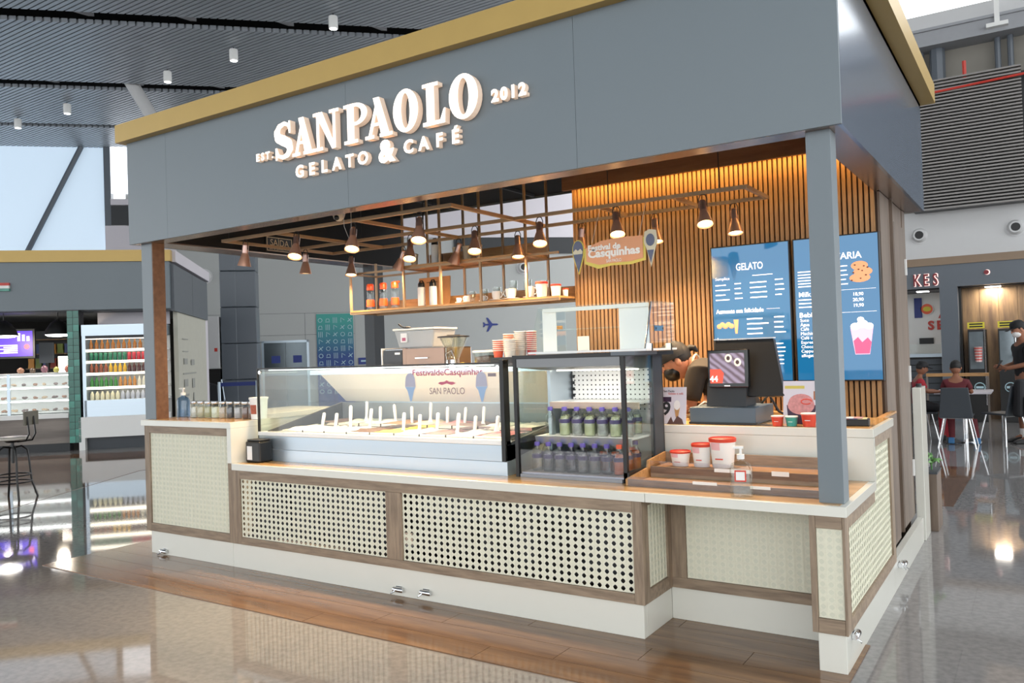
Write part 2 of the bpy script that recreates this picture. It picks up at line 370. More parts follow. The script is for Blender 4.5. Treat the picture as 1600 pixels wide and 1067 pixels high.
# lift doors, mural, signs on the back wall
lf = thing('lift_doors', 'brushed steel lift doors with blue notices in the back wall', 'door', ST(0, 30, 0), R45)
mat('lift_steel', '#5f686d', 0.2, 0.6, 0.3, 1.2)
MB().box(-2.66, -2.58, -0.05, 0, 0, 2.22).box(-1.11, -1.03, -0.05, 0, 0, 2.22).box(-2.66, -1.03, -0.05, 0, 2.14, 2.22).build('frame', 'steel', lf)
for a, b in ((-2.58, -1.85), (-1.84, -1.11)):
    d = box('door', 'lift_steel', a, b, -0.03, 0, 0, 2.14, lf); box('notice', 'blue', a + 0.25, a + 0.55, -0.034, -0.031, 1.42, 1.68, d)
tag(box('call_panel', 'black', -3.0, -2.76, -0.03, 0, 1.4, 1.68), 'small black call panel beside the lift doors', 'panel'); bpy.data.objects['call_panel'].matrix_world = Matrix.Translation(ST(0, 29.995, 0)) @ Matrix.Rotation(R45, 4, 'Z')
def grad(name, c1, c2, z0, z1):
    m, nt, b = nodes_of(name); tc = nt.nodes.new('ShaderNodeTexCoord'); sp = nt.nodes.new('ShaderNodeSeparateXYZ'); mr = nt.nodes.new('ShaderNodeMapRange')
    mr.inputs[1].default_value = z0; mr.inputs[2].default_value = z1
    nt.links.new(tc.outputs['Object'], sp.inputs[0]); nt.links.new(sp.outputs[2], mr.inputs[0]); nt.links.new(mix_rgb(nt, mr.outputs[0], lin(c1), lin(c2)), b.inputs['Base Color']); b.inputs['Roughness'].default_value = 0.5
    return m
grad('mural_print', '#2f4a86', '#3f9c92', 1.6, 2.9)
mu = thing('mural_panel', 'teal to blue mural panel covered in small pale travel doodles', 'mural', ST(0, 30, 0), R45)
box('board', 'mural_print', -0.75, 0.54, -0.03, 0, 0, 3.13, mu)
mb = MB(); rnd = random.Random(3)
for iy in range(11):
    for ix in range(5):
        cx = -0.62 + ix * 0.26; cz = 0.35 + iy * 0.255; k = (ix * 3 + iy * 2) % 5
        if k == 0: mb.tube([(cx + 0.07 * math.cos(a), -0.034, cz + 0.07 * math.sin(a)) for a in [2 * PI * j / 10 for j in range(10)]], 0.011, 4, True)
        elif k == 1:
            for j in range(3): mb.box(cx - 0.07 + j * 0.06, cx - 0.05 + j * 0.06, -0.038, -0.031, cz - 0.1, cz + 0.1)
        elif k == 2: mb.tube([(cx - 0.08, -0.034, cz - 0.06), (cx + 0.08, -0.034, cz + 0.07)], 0.014, 4); mb.tube([(cx - 0.05, -0.034, cz + 0.06), (cx + 0.05, -0.034, cz - 0.07)], 0.012, 4)
        elif k == 3: mb.box(cx - 0.08, cx + 0.08, -0.038, -0.031, cz - 0.07, cz - 0.05); mb.tube([(cx - 0.06, -0.034, cz - 0.03), (cx - 0.04, -0.034, cz + 0.05), (cx + 0.05, -0.034, cz + 0.05), (cx + 0.06, -0.034, cz - 0.03)], 0.011, 4)
        else: mb.tube([(cx - 0.05, -0.034, cz - 0.08), (cx - 0.05, -0.034, cz + 0.08), (cx + 0.07, -0.034, cz)], 0.012, 4)
o = mb.build('doodles', mat('doodle', '#a9c6cf', 0.6), mu); o['kind'] = 'stuff'
bs = thing('wall_sign', 'small dark blue notice on the wall beside the mural', 'sign', ST(0, 30, 0), R45)
box('board', 'blue', 0.69, 1.25, -0.03, 0, 1.28, 1.52, bs); box('lettering', 'doodle', 0.78, 1.16, -0.034, -0.031, 1.37, 1.43, bs)
pl = thing('airplane_decal', 'dark blue airplane symbol on the grey wall under the hanging shelf', 'symbol', ST(5.6, 29.99, 2.6), R45)
MB().prism([(0.3, 0), (0.24, 0.035), (0.06, 0.04), (-0.1, 0.26), (-0.17, 0.26), (-0.08, 0.035), (-0.2, 0.03), (-0.25, 0.09), (-0.3, 0.09), (-0.27, 0), (-0.3, -0.09), (-0.25, -0.09), (-0.2, -0.03), (-0.08, -0.035), (-0.17, -0.26), (-0.1, -0.26), (0.06, -0.04), (0.24, -0.035)], 'y', -0.008, 0).build('silhouette', 'blue', pl)

# ------------------------------------------------ snack shop on the left (plane t = 16.2)
sh = room('wall_left', 'grey fascia and walls of the neighbouring snack shop', ST(0, 16.2, 0), R45)
box('fascia', 'fascia_grey', -12, -3.06, 0, 0.12, 2.56, 3.44, sh); box('cornice', 'gold', -12, -3.02, -0.05, 0.12, 3.44, 3.65, sh)
mat('fascia_dark', '#5d6268', 0.5)
for k in range(2): box('fascia_panel', 'fascia_dark', -3.06, -3.0, 0.12 + k * 2.0, 0.12 + k * 2.0 + 1.985, 2.52, 3.4, sh)
box('cornice', 'wall_high', -3.06, -2.96, 0.12, 4.2, 3.44, 3.66, sh)
box('roof', 'fascia_dark', -12, -3.06, 0.12, 4.1, 3.4, 3.44, sh); box('soffit', 'fascia_dark', -12, -3.06, 0.12, 4.1, 2.54, 2.56, sh)
mat('side_white', '#b9b7aa', 0.6)
box('side_wall', 'side_white', -3.12, -3.04, 0.6, 4.0, 0, 2.54, sh); box('pillar', 'wall_high', -3.5, -3.05, 4.05, 4.4, 0, 2.6, sh)
box('kick_base', 'dark', -12, -4.83, 0.0, 0.2, 0, 0.14, sh)
box('back_wall', 'void', -12, -3.2, 3.4, 3.5, 0, 2.56, sh)
sk = thing('wall_sketch', 'faint grey line drawings on the snack shop side wall', 'drawing', ST(-3.03, 16.2, 0), R45)
mb = MB()
for (a, b, c, d) in [(1.0, 1.6, 2.0, 2.02), (1.0, 1.6, 1.75, 1.77), (1.1, 1.5, 1.5, 1.62), (1.9, 2.3, 1.48, 1.6), (1.0, 2.5, 1.3, 1.33), (1.1, 1.5, 1.05, 1.2), (2.0, 2.3, 1.0, 1.2), (1.2, 1.6, 0.85, 0.9), (2.1, 2.2, 0.6, 0.9)]: mb.box(0, 0.004, a, b, c, d)
mb.build('ink', mat('ink', '#9a9a94', 0.7), sk)
# teal tiled pillar: every tile is a piece
tp = room('pillar_tiled', 'teal glazed tile pillar of the snack shop', ST(-4.82, 16.15, 0), R45)
box('core', 'dark', 0.01, 0.2, 0.012, 0.3, 0.14, 2.56, tp)
tm = MB().box(0, 0.094, 0, 0.02, 0, 0.12).mesh('tile')
mat('teal_tile', '#1f6b5c', 0.18, 0, 0.5, 6); mat('teal_tile_light', '#2f8a78', 0.15, 0, 0.6, 6)
tm2 = tm.copy(); tm.materials.append(MATS['teal_tile']); tm2.materials.append(MATS['teal_tile_light'])
for k in range(19):
    for j in range(2): link(tm if (k * 7 + j * 3) % 5 else tm2, 'tile', None, tp, loc=(0.005 + j * 0.1, 0, 0.145 + k * 0.1265))
# shop counter with glazed pastry case
pc = thing('pastry_case', 'brightly lit glass pastry case on a grey wooden shop counter', 'display case', ST(0, 16.2, 0), R45)
box('base', 'shop_wood_dark', -9.0, -4.84, 0.05, 0.9, 0.14, 0.6, pc); box('ledge', 'white', -9.0, -4.84, 0.0, 0.9, 0.6, 0.68, pc)
box('front_glass', 'pane', -9.0, -4.84, 0.04, 0.05, 0.68, 1.40, pc); box('back_panel', 'white_gloss', -9.0, -4.84, 0.8, 0.85, 0.68, 1.40, pc)
box('top', 'white', -9.0, -4.84, 0.04, 0.85, 1.40, 1.43, pc)
for z in (0.70, 0.93, 1.17):
    s_ = box('shelf', 'white', -9.0, -4.86, 0.15, 0.8, z, z + 0.015, pc)
for z in (0.92, 1.16, 1.385): box('light_strip', 'case_glow', -9.0, -4.86, 0.14, 0.17, z - 0.012, z, pc)
for x in (-5.85, -6.9): box('mullion', 'steel', x, x + 0.05, 0.02, 0.045, 0.68, 1.42, pc)
n = 0
for zi, z in enumerate((0.715, 0.945, 1.185)):
    for k in range(7):
        x = -4.98 - k * 0.17; rr = 0.055
        t = thing('pastry_dish', ['pastry dish on the lowest case shelf, ', 'pastry dish on the middle case shelf, ', 'pastry dish on the top case shelf, '][zi] + ['first', 'second', 'third', 'fourth', 'fifth', 'sixth', 'seventh'][k] + ' from the teal pillar', 'pastry', ST(x, 16.5, z), R45, 'dishes of pastries, %s shelf' % ('lowest', 'middle', 'top')[zi])
        MB().lathe([(0.05, 0), (0.07, 0.012)], n=10).build('plate', 'white', t)
        mb = MB(); rn = random.Random(n); n += 1
        for q in range(4): mb.ball((rn.uniform(-.03, .03), rn.uniform(-.03, .03), 0.03 + 0.012 * (q % 2)), 0.03, 0.024, 0.02, 8, 5)
        mb.build('food', mat(['pastry_a', 'pastry_b', 'pastry_c'][k % 3], ['#8a5a34', '#5a4038', '#b59a78'][k % 3], 0.6), t, smooth=60)
for k, (x, h, w, c) in enumerate([(-4.95, 0.12, 0.11, '#6a3428'), (-5.15, 0.10, 0.10, '#7a7a3a'), (-5.35, 0.13, 0.12, '#5b3a4a'), (-5.55, 0.09, 0.1, '#40342c'), (-5.75, 0.10, 0.12, '#7c5a48')]):
    tag(MB().lathe([(w * .3, 0), (w * .5, h * .4), (w * .45, h * .8), (w * .2, h), (w * .1, h * 1.1)], n=10).build('sweet_jar', mat('sj%d' % k, c, 0.4), smooth=50, loc=ST(x, 16.6, 1.43)),
        ['dark red jar on the pastry case, beside the teal pillar', 'olive jar on top of the pastry case', 'plum coloured jar on top of the pastry case', 'small black jar on top of the pastry case', 'brown jar on top of the pastry case under the menu screen'][k], 'jar', 'jars on the pastry case')
t = thing('display_card', 'white display card standing on the pastry case', 'card', ST(-5.05, 16.75, 1.43), R45); MB().box(-0.11, 0.11, 0, 0.03, 0, 0.30).build('sheet', 'paper', t); box('foot', 'white', -0.08, 0.08, -0.03, 0.06, 0, 0.012, t)
tv = thing('menu_screen', 'purple menu screen above the pastry case', 'screen', ST(0, 17.2, 0), R45)
box('bezel', 'black', -6.7, -5.7, 0.0, 0.06, 1.72, 2.28, tv); box('picture', glow('purple_screen', '#4a30c8', 0.95), -6.66, -5.74, -0.004, 0.0, 1.76, 2.24, tv)
for k in range(5): box('print', glow('screen_white', '#ece8ff', 0.9), -6.3 + (k % 2) * 0.06, -6.0, -0.006, -0.004, 1.82 + k * 0.035, 1.84 + k * 0.035, tv)
MB().lathe([(0.05, -0.007), (0.05, -0.005)], (-5.84, 0, 1.94), 12, 'y').build('print', glow('screen_red', '#e0405a', 0.8), tv)
for k in range(3): box('print', 'screen_white', -6.0 + k * 0.08, -5.95 + k * 0.08, -0.006, -0.004, 2.05, 2.2 - 0.03 * k, tv)
for i, s in enumerate((-5.07, -5.98)):
    t = thing('dome_lamp', ['black dome pendant lamp beside the teal pillar', 'black dome pendant lamp cut by the picture edge, before the purple screen'][i], 'lamp', ST(s, 16.5, 2.13), R45, 'black dome pendants in the snack shop')
    MB().lathe([(0.235, 0), (0.2, 0.1), (0.12, 0.22), (0.06, 0.26), (0.03, 0.28)], n=20).build('shade', 'black', t, smooth=50)
    MB().lathe([(0.22, 0.004), (0.17, -0.03), (1e-6, -0.04)], n=20).build('diffuser', 'tube_white', t, smooth=60)
    _l = bpy.data.lights.new('pendant_light', 'POINT'); _l.energy = 22; _l.color = (1, 0.85, 0.65); _l.shadow_soft_size = 0.1; _o = bpy.data.objects.new('pendant_light', _l); C.objects.link(_o); _o.parent = t; _o.location = (0, 0, -0.15); MB().tube([(0, 0, 0.28), (0, 0, 0.43)], 0.008, 6).build('cord', 'black', t)
sr = thing('goods_rack', 'dim rack of packaged goods at the back of the snack shop', 'rack', ST(-6.35, 18.6, 0), R45)
box('back', 'dark', 0, 0.9, 0.3, 0.33, 0, 2.3, sr)
for z in (0.9, 1.2, 1.5, 1.8, 2.1): box('shelf', 'shop_wood', 0, 0.9, 0, 0.3, z, z + 0.02, sr)
for zi, z in enumerate((1.22, 1.52, 1.82)):
    for k in range(6):
        t = tag(MB().prism([(-0.06, 0), (0.06, 0), (0.05, 0.1), (0.055, 0.2), (-0.055, 0.2), (-0.05, 0.1)], 'y', 0, 0.06).build('snack_packet', mat('pk%d' % ((k + zi) % 4), ['#9c3a2a', '#c78a3a', '#7a8a45', '#4a5a8a'][(k + zi) % 4], 0.5), loc=ST(-6.27 + k * 0.14, 18.68, z), rot=(0, 0, R45)),
                'snack packet on the %s board of the dim rack, %s from its open end' % (['low', 'middle', 'high'][zi], ['first', 'second', 'third', 'fourth', 'fifth', 'sixth'][k]), 'packet', 'packets on the snack shop rack')
bx = thing('shop_board', 'blue-grey board standing among goods in the snack shop', 'board', ST(-5.85, 18.3, 1.62), R45); box('panel', 'column_grey', -0.14, 0.14, 0, 0.03, 0, 0.42, bx); box('stand', 'dark', -0.03, 0.03, 0.02, 0.08, -1.62, 0.3, bx)
fl = thing('flag_plaque', 'small red, white and green plaque on the snack shop fascia', 'plaque', ST(0, 16.2, 0), R45)
for k, c in enumerate(('teal_tile_light', 'white', 'red')): box('stripe', c, -6.1, -5.75, -0.05, 0, 2.92 + k * 0.05, 2.97 + k * 0.05, fl)

# open drinks cooler
cl = thing('drinks_cooler', 'open front drinks cooler with lit shelves on a white base', 'cooler', ST(0, 16.15, 0), R45)
box('base', 'white', -4.66, -3.2, 0.0, 0.75, 0.22, 0.60, cl); box('leg', 'white', -4.66, -4.56, 0.0, 0.7, 0, 0.22, cl); box('toe_space', 'charcoal', -4.55, -3.2, 0.12, 0.7, 0.0, 0.22, cl)
box('front_panel', 'steel', -4.56, -3.2, 0.02, 0.1, 0.60, 0.90, cl); box('side', 'steel', -4.58, -4.52, 0.02, 0.75, 0.60, 2.28, cl); box('header', 'steel', -4.58, -3.2, 0.0, 0.75, 2.08, 2.28, cl)
box('back', 'white', -4.52, -3.2, 0.72, 0.75, 0.6, 2.08, cl); box('visor', 'dark', -4.52, -3.2, 0.02, 0.06, 2.03, 2.08, cl)
cz = [0.90, 1.14, 1.40, 1.62, 1.83]
for z in cz: s_ = box('shelf', 'white', -4.52, -3.2, 0.06, 0.72, z - 0.03, z, cl); box('glowing_price_rail', 'cool_light', -4.52, -3.2, 0.05, 0.06, z - 0.035, z + 0.0, cl)  # price rails share the lamp material, so the shelf edges glow
for z in cz[1:] + [2.06]: box('light_strip', 'cool_light', -4.52, -3.2, 0.09, 0.12, z - 0.045, z - 0.032, cl)
def small_bottle(name, cols, kind):
    mb = MB()
    if kind == 'can': mb.lathe([(0.026, 0), (0.033, 0.008), (0.033, 0.13), (0.027, 0.145)], n=8)
    elif kind == 'jug': mb.lathe([(0.035, 0), (0.037, 0.02), (0.037, 0.10), (0.015, 0.14), (0.015, 0.155)], n=8)
    else: mb.lathe([(0.03, 0), (0.032, 0.01), (0.032, 0.1), (0.012, 0.145), (0.013, 0.175)], n=8)
    return mb.mesh(name, 50)
ORD = ['first', 'second', 'third', 'fourth', 'fifth', 'sixth', 'seventh', 'eighth', 'ninth', 'tenth', 'eleventh', 'twelfth', 'thirteenth']
rows = [(4, 'beer', [('#b3702c', 'amber glass bottle on the top shelf of the drinks cooler', 13)]),
        (3, 'can', [('#2d7a5a', 'green can on the second shelf of the drinks cooler', 8), ('#c0353f', 'red can on the second shelf of the drinks cooler', 7)]),
        (2, 'beer', [('#8f4a2e', 'brown drink bottle on the third cooler shelf', 4), ('#d7a92f', 'yellow drink bottle on the third cooler shelf', 4), ('#4a1f1a', 'dark cola bottle on the third cooler shelf', 4), ('#3c4f9c', 'blue can on the third cooler shelf', 3)]),
        (1, 'beer', [('#3f8a3a', 'green soda bottle on the fourth cooler shelf', 6), ('#c98a44', 'tea coloured bottle on the fourth cooler shelf', 4), ('#e6dfc8', 'white capped pale bottle on the fourth cooler shelf', 3), ('#4455a8', 'blue tin on the fourth cooler shelf', 2)]),
        (0, 'jug', [('#dfd9b8', 'pale yellow drink bottle on the lowest cooler shelf', 6), ('#b9bcc4', 'clear water bottle on the lowest cooler shelf', 8)])]
for zi, kind, sets in rows:
    x = -4.46; tot = sum(q[2] for q in sets); step = 1.22 / tot
    for ci, (c, lab, cnt) in enumerate(sets):
        kk = 'can' if 'can on' in lab or 'tin' in lab else kind
        me = small_bottle('drink_' + ('can' if kk == 'can' else 'bottle'), c, kk); me.materials.append(mat('dr%d_%d' % (zi, ci), c, 0.25))
        if kk != 'can': pass
        for k in range(cnt):
            tag(link(me, 'drink_can' if kk == 'can' else 'drink_bottle', None, loc=ST(x, 16.3, cz[zi])), '%s, %s from pillar' % (lab.replace(' of the drinks cooler', ' of the cooler'), ORD[k]), 'can' if kk == 'can' else 'bottle', lab.split(' on the')[0] + 's, cooler row %s' % ['five', 'four', 'three', 'two', 'one'][zi]); x += step
tag(box('cooler_notice', 'wall_high', -4.5, -3.2, 0.76, 0.79, 2.3, 2.54), 'pale panel above the drinks cooler', 'panel'); bpy.data.objects['cooler_notice'].matrix_world = Matrix.Translation(ST(0, 16.15, 0)) @ Matrix.Rotation(R45, 4, 'Z')  # one even pale wall colour over the panel

# bar stool
st_ = thing('bar_stool', 'black iron bar stool with a curved backrest on the open floor', 'stool', (-4.05, 0.9, 0), 0.55)
MB().lathe([(0.17, 0.69), (0.185, 0.7), (0.185, 0.715), (0.17, 0.725)], n=24).build('seat', mat('stool_seat', '#b8b2a8', 0.35), st_, smooth=40)
MB().tube([(0, 0, 0.42), (0, 0, 0.69)], 0.018, 8).lathe([(0.06, 0.66), (0.1, 0.69)], n=12).build('screw_post', 'black', st_, smooth=40)
for k in range(4):
    a = PI / 4 + k * PI / 2; c_, s_ = math.cos(a), math.sin(a)
    MB().tube([(0.02 * c_, 0.02 * s_, 0.60), (0.09 * c_, 0.09 * s_, 0.615), (0.15 * c_, 0.15 * s_, 0.57), (0.165 * c_, 0.165 * s_, 0.48), (0.19 * c_, 0.19 * s_, 0.2), (0.25 * c_, 0.25 * s_, 0.0)], 0.012, 6).build('leg', 'black', st_, smooth=60)
for z, r in ((0.2, 0.19), (0.28, 0.18)): MB().tube([(r * math.cos(2 * PI * i / 20), r * math.sin(2 * PI * i / 20), z) for i in range(20)], 0.009, 6, True).build('foot_ring', 'black', st_)
for y in (-0.06, 0.06): MB().tube([(0.1, y, 0.67), (0.2, y, 0.68), (0.24, y, 0.76), (0.22, y, 0.96)], 0.01, 6).build('back_support', 'black', st_, smooth=60)
mb = MB()
for i in range(6):
    pass
pts = [(0.24 - 0.05 * math.cos(a) + 0.01, 0.17 * math.sin(a) * 1.0) for a in [(-1 + 2 * i / 8) * 0.9 for i in range(9)]]
for i in range(8):
    (xa, ya), (xb, yb) = pts[i], pts[i + 1]
    mb.hexa([(xa, ya, 0.86), (xb, yb, 0.86), (xb + 0.015, yb, 0.86), (xa + 0.015, ya, 0.86)], [(xa, ya, 1.02), (xb, yb, 1.02), (xb + 0.015, yb, 1.02), (xa + 0.015, ya, 1.02)])
mb.build('backrest', mat('stool_back', '#6a6658', 0.5), st_)

# ------------------------------------------------ right side of the hall (plane y = 13)
wr = room('wall_right', 'far shop front with grey fascia and brown band', (0, 13, 0))
box('upper_wall', 'wall_white', 2.0, 12, 0, 0.2, 3.01, 3.88, wr); box('cornice', mat('cornice_brown', '#8a7560', 0.5), 2.0, 12, -0.06, 0.2, 2.87, 3.01, wr)
box('fascia', 'column_grey', 2.0, 12, -0.03, 0.2, 2.46, 2.87, wr); box('pier', 'column_grey', 4.54, 4.83, -0.03, 0.3, 0, 2.46, wr)
for k in range(16): box('wall_board', 'shop_wood', 4.85 + k * 0.3, 5.145 + k * 0.3, 0.5, 0.55, 0, 2.46, wr)
box('wall_backing', 'shop_wood', 4.84, 9.7, 0.551, 0.57, 0, 2.46, wr)
_l = bpy.data.lights.new('shop_downlight', 'AREA'); _l.size = 0.25; _l.energy = 14; _l.color = (1, 0.93, 0.82); _o = bpy.data.objects.new('shop_downlight', _l); C.objects.link(_o); _o.parent = wr; _o.location = (5.38, 0.32, 2.42)
box('soffit', 'dark', 2, 12, 0.2, 1.6, 2.44, 2.46, wr); box('inner_wall', 'white', 2.0, 4.5, 1.4, 1.5, 0, 2.44, wr)
box('gap', 'black', 4.83, 4.87, 0.2, 0.5, 0, 2.46, wr)
box('ceiling_lamp', 'tube_white', 5.25, 5.5, 0.25, 0.4, 2.425, 2.439, wr); box('ceiling_lamp', 'tube_white', 4.1, 4.3, 0.5, 0.7, 2.425, 2.439, wr)
ls = thing('shop_sign_letters', 'dark red backlit sign letters on the far grey fascia', 'sign', (0, 13, 0))
mat('sign_red', '#7a1420', 0.4); glow('sign_rim', '#ffd9d2', 0.9)
for k, ch in enumerate('KES'):
    x = 4.17 + k * 0.155
    text('letter_rim', ch, 'sign_rim', ls, (x + 0.012, -0.045, 2.60), size=0.30, ext=0.004, off=0.012, sx=0.62); text('letter', ch, 'sign_red', ls, (x, -0.06, 2.60), size=0.30, ext=0.012, off=0.004, sx=0.62)
rd = thing('round_sign', 'small dark red disc on the far grey fascia', 'sign', (5.30, 13, 2.68)); MB().lathe([(0.04, -0.06), (0.04, -0.03)], n=14, axis='y').build('disc', 'sign_red', rd); MB().lathe([(0.048, -0.04), (0.048, -0.03)], (0.012, 0, 0), 14, 'y').build('rim', 'sign_rim', rd)
po = thing('shop_poster', 'white poster wall with a round burger badge and red letters in the far shop', 'poster', (0, 14.38, 0))
MB().lathe([(0.12, -0.02), (0.12, 0)], (4.18, 0, 2.12), 20, 'y').build('badge', 'white_gloss', po); MB().lathe([(0.105, -0.024), (0.105, -0.02)], (4.18, 0, 2.12), 20, 'y').build('ring', 'orange', po); MB().prism(ell(4.18, 2.12, 0.075, 0.05, 12), 'y', -0.03, -0.024).build('burger', 'yellow', po)
text('letter', 'A', 'red', po, (4.46, -0.006, 2.0), size=0.22, off=0.008); text('letter', 'S', 'red', po, (4.24, -0.006, 1.78), size=0.24, off=0.01); text('letter', 'E', 'red', po, (4.40, -0.006, 1.78), size=0.24, off=0.01)
box('menu_strip', 'black', 4.02, 4.28, -0.02, 0, 1.42, 1.54, po); box('side_banner', 'blue', 3.95, 4.09, -0.02, 0, 1.95, 2.35, po)
sc_ = thing('shop_counter', 'steel and dark slatted counter of the far shop', 'counter', (0, 13.1, 0))
box('top', 'steel', 3.4, 4.52, 0, 0.6, 1.18, 1.24, sc_); box('glass_guard', 'pane', 3.4, 4.52, 0.05, 0.06, 1.24, 1.42, sc_)
for k in range(9): box('slat', 'charcoal', 3.4, 4.52, 0.02, 0.06, 0.12 + k * 0.115, 0.12 + k * 0.115 + 0.1, sc_)
box('body', 'black', 3.4, 4.52, 0.06, 0.6, 0, 1.18, sc_)
for i, x in enumerate((4.97, 5.44)):
    f = thing('vending_fridge', ['black upright drinks fridge with a striped bucket on its shelf', 'black upright drinks fridge behind the man in a cap'][i], 'fridge', (x, 12.95, 0), group='black fridges at the far shop')
    box('body', 'black', 0, 0.28, 0, 0.5, 0, 1.66, f, 0.006); box('door_glass', mat('fridge_glass', '#7f8a90', 0.08, 0.3, 0.4, 4), 0.02, 0.24, -0.012, 0, 0.95, 1.62, f); box('frame', 'chrome', 0.255, 0.27, -0.02, 0, 0.3, 1.66, f)
    MB().lathe([(0.09, -0.02), (0.09, -0.015)], (0.16, 0, 0.62), 14, 'y').build('logo', 'doodle', f); MB().lathe([(0.075, -0.024), (0.075, -0.02)], (0.16, 0, 0.62), 14, 'y').build('logo', 'black', f)
    box('logo', 'doodle', 0.1, 0.22, -0.028, -0.024, 0.6, 0.64, f)
    y = thing('yellow_notice', ['yellow notice over the fridge with the striped bucket', 'yellow notice over the fridge behind the man in a cap'][i], 'notice', (x, 12.94, 1.68), group='yellow notices over the fridges')
    box('board', 'yellow', 0, 0.27, -0.01, 0, 0, 0.11, y)
    for q in range(2): box('lettering', 'black', 0.03, 0.24, -0.012, -0.01, 0.02 + q * 0.045, 0.045 + q * 0.045, y)
t = thing('striped_bucket', 'red and silver striped bucket on the fridge shelf', 'bucket', (5.13, 12.86, 1.08)); MB().lathe([(0.055, 0), (0.065, 0.26), (0.068, 0.27)], n=14).build('bucket', mat('bucket', '#c9b0ac', 0.3, 0.3), t, smooth=40)
for k in range(5): MB().lathe([(0.058 + 0.0022 * k, 0.03 + k * 0.05), (0.0585 + 0.0022 * k, 0.05 + k * 0.05)], n=14).build('stripe', 'red', t)
# louvres, roof structure above
lv = room('wall_louvre', 'screen of thin horizontal grey louvres above the far shop', (0, 12.6, 0))
mb = MB()
for k in range(40): mb.box(4.2, 5.95, 0, 0.10, 3.85 + k * 0.0592, 3.878 + k * 0.0592)
o = mb.build('slat_bank', 'louver', lv); o['kind'] = 'stuff'
box('void', 'black', 4.2, 6.05, 0.12, 0.35, 3.85, 6.1, lv); MB().tube([(4.55, -0.03, 5.95), (5.95, -0.03, 6.0), (9, -0.03, 6.1)], 0.022, 6).build('red_pipe', 'red', lv); MB().tube([(5.1, 0.1, 6.1), (5.1, 0.1, 6.45)], 0.035, 6).build('red_pipe', 'red', lv)
box('void', 'black', 6.05, 9, 0.2, 0.3, 3.85, 6.1, lv)
wu = room('wall_upper', 'rough grey concrete upper wall with steel beams', (0, 13.6, 0))
box('concrete', 'concrete', 1.5, 14, 0, 0.3, 3.8, 7.3, wu); box('beam', 'beam_grey', 1.5, 14, -0.5, 0.1, 6.98, 7.25, wu); box('beam', 'wall_white', 1.5, 14, -0.35, 0.1, 7.3, 7.62, wu)
box('ledge', 'beam_grey', 1.5, 14, -0.55, 0.1, 7.25, 7.3, wu)
for x in (4.35, 4.62, 5.6, 5.8): MB().tube([(x, -0.15, 3.9), (x, -0.15, 6.98)], 0.05 if x != 4.62 else 0.13, 8).build('pipe', 'column_grey', wu)
MB().box(5.58, 5.66, -0.58, -0.5, 7.1, 8.3).box(5.45, 5.79, -0.62, -0.46, 7.05, 7.12).build('hanger', 'white', wu)
nozzle((5.774, 13, 3.437), 0, 'round air nozzle on the white wall over the far shop, at the picture edge', 0.62); nozzle((4.249, 13, 3.452), 0, 'round air nozzle on the white wall beside the kiosk corner', 0.62)

# ================================================================== THE KIOSK
XM, XR0, XR, YR = 4.307, 5.153, 5.30, 0.382
ZB, ZCB, ZC, ZTB, ZT, ZRC = 0.183, 0.722, 0.77, 1.026, 1.07, 1.048
# ------------------------------------------------ canopy: posts, fascia, cornice, soffit, roof
cn = thing('kiosk_canopy', 'grey kiosk canopy with deep fascia, gold cornice and slim posts', 'canopy')
FX0, FX1, FZ0, FZ1, FY1 = -0.17, 5.3525, 2.504, 3.335, 3.12
xs = [FX0, 0.35, 2.3, 4.0, FX1]
for a, b in zip(xs, xs[1:]): box('fascia_panel', 'fascia_grey', a + 0.001, b - 0.001, 0.0, 0.02, FZ0, FZ1, cn)
for a, b in ((0.02, 0.55), (0.55, 1.1), (1.1, 1.75), (1.75, 2.4), (2.4, FY1)): box('fascia_panel', 'fascia_side_skylit', FX1 - 0.02, FX1, a + 0.001, b - 0.001, FZ0, FZ1, cn)
box('fascia_panel', 'fascia_grey', FX0, FX0 + 0.02, 0.02, FY1, FZ0, FZ1, cn); box('fascia_panel', 'fascia_grey', FX0 + 0.02, FX1 - 0.02, FY1 - 0.02, FY1, 3.06, FZ1, cn)
MB().box(FX0 - 0.05, FX1 + 0.10, -0.07, 0.06, FZ1, FZ1 + 0.145).build('cornice', 'gold', cn); box('cornice', 'gold', FX1 - 0.03, FX1 + 0.10, 0.06, FY1 + 0.05, FZ1, FZ1 + 0.145, cn)
box('cornice', 'gold', FX0 - 0.05, FX0 + 0.06, 0.06, FY1 + 0.05, FZ1, FZ1 + 0.145, cn); box('roof', 'dark', FX0, FX1, 0.02, FY1, FZ1 - 0.03, FZ1 + 0.02, cn)
BW = 0.15
box('soffit', 'soffit', FX0 + 0.02, FX1 - 0.02, 0.02, BW, FZ0, FZ0 + 0.01, cn); box('soffit', 'soffit', FX1 - BW - 0.02, FX1 - 0.02, BW, FY1 - 0.02, FZ0, FZ0 + 0.01, cn); box('soffit', 'soffit', FX0 + 0.02, 0.10, BW, FY1 - 0.02, FZ0, FZ0 + 0.01, cn)
box('beam_lining', 'ceiling_black', 0.10, FX1 - BW - 0.02, BW - 0.02, BW, FZ0 + 0.011, 3.08, cn); box('beam_lining', 'bulkhead_wood', FX1 - BW - 0.02, FX1 - BW, BW, 1.85, FZ0 + 0.011, 3.08, cn)
box('beam_lining', 'ceiling_black', 0.09, 0.10, BW, FY1 - 0.02, FZ0 + 0.011, 3.08, cn)  # left lining is unlit wood, its shade put in as black
box('ceiling_panel', 'ceiling_black', FX0 + 0.02, FX1 - 0.02, 0.03, FY1 - 0.02, 3.08, 3.12, cn)
for y in (0.8, 1.5, 2.2): box('ceiling_rail', 'dark', 0.1, 2.9, y, y + 0.02, 3.05, 3.079, cn)
for x in (0.9, 1.9): box('ceiling_rail', 'dark', x, x + 0.02, 0.16, 3.0, 3.05, 3.079, cn)
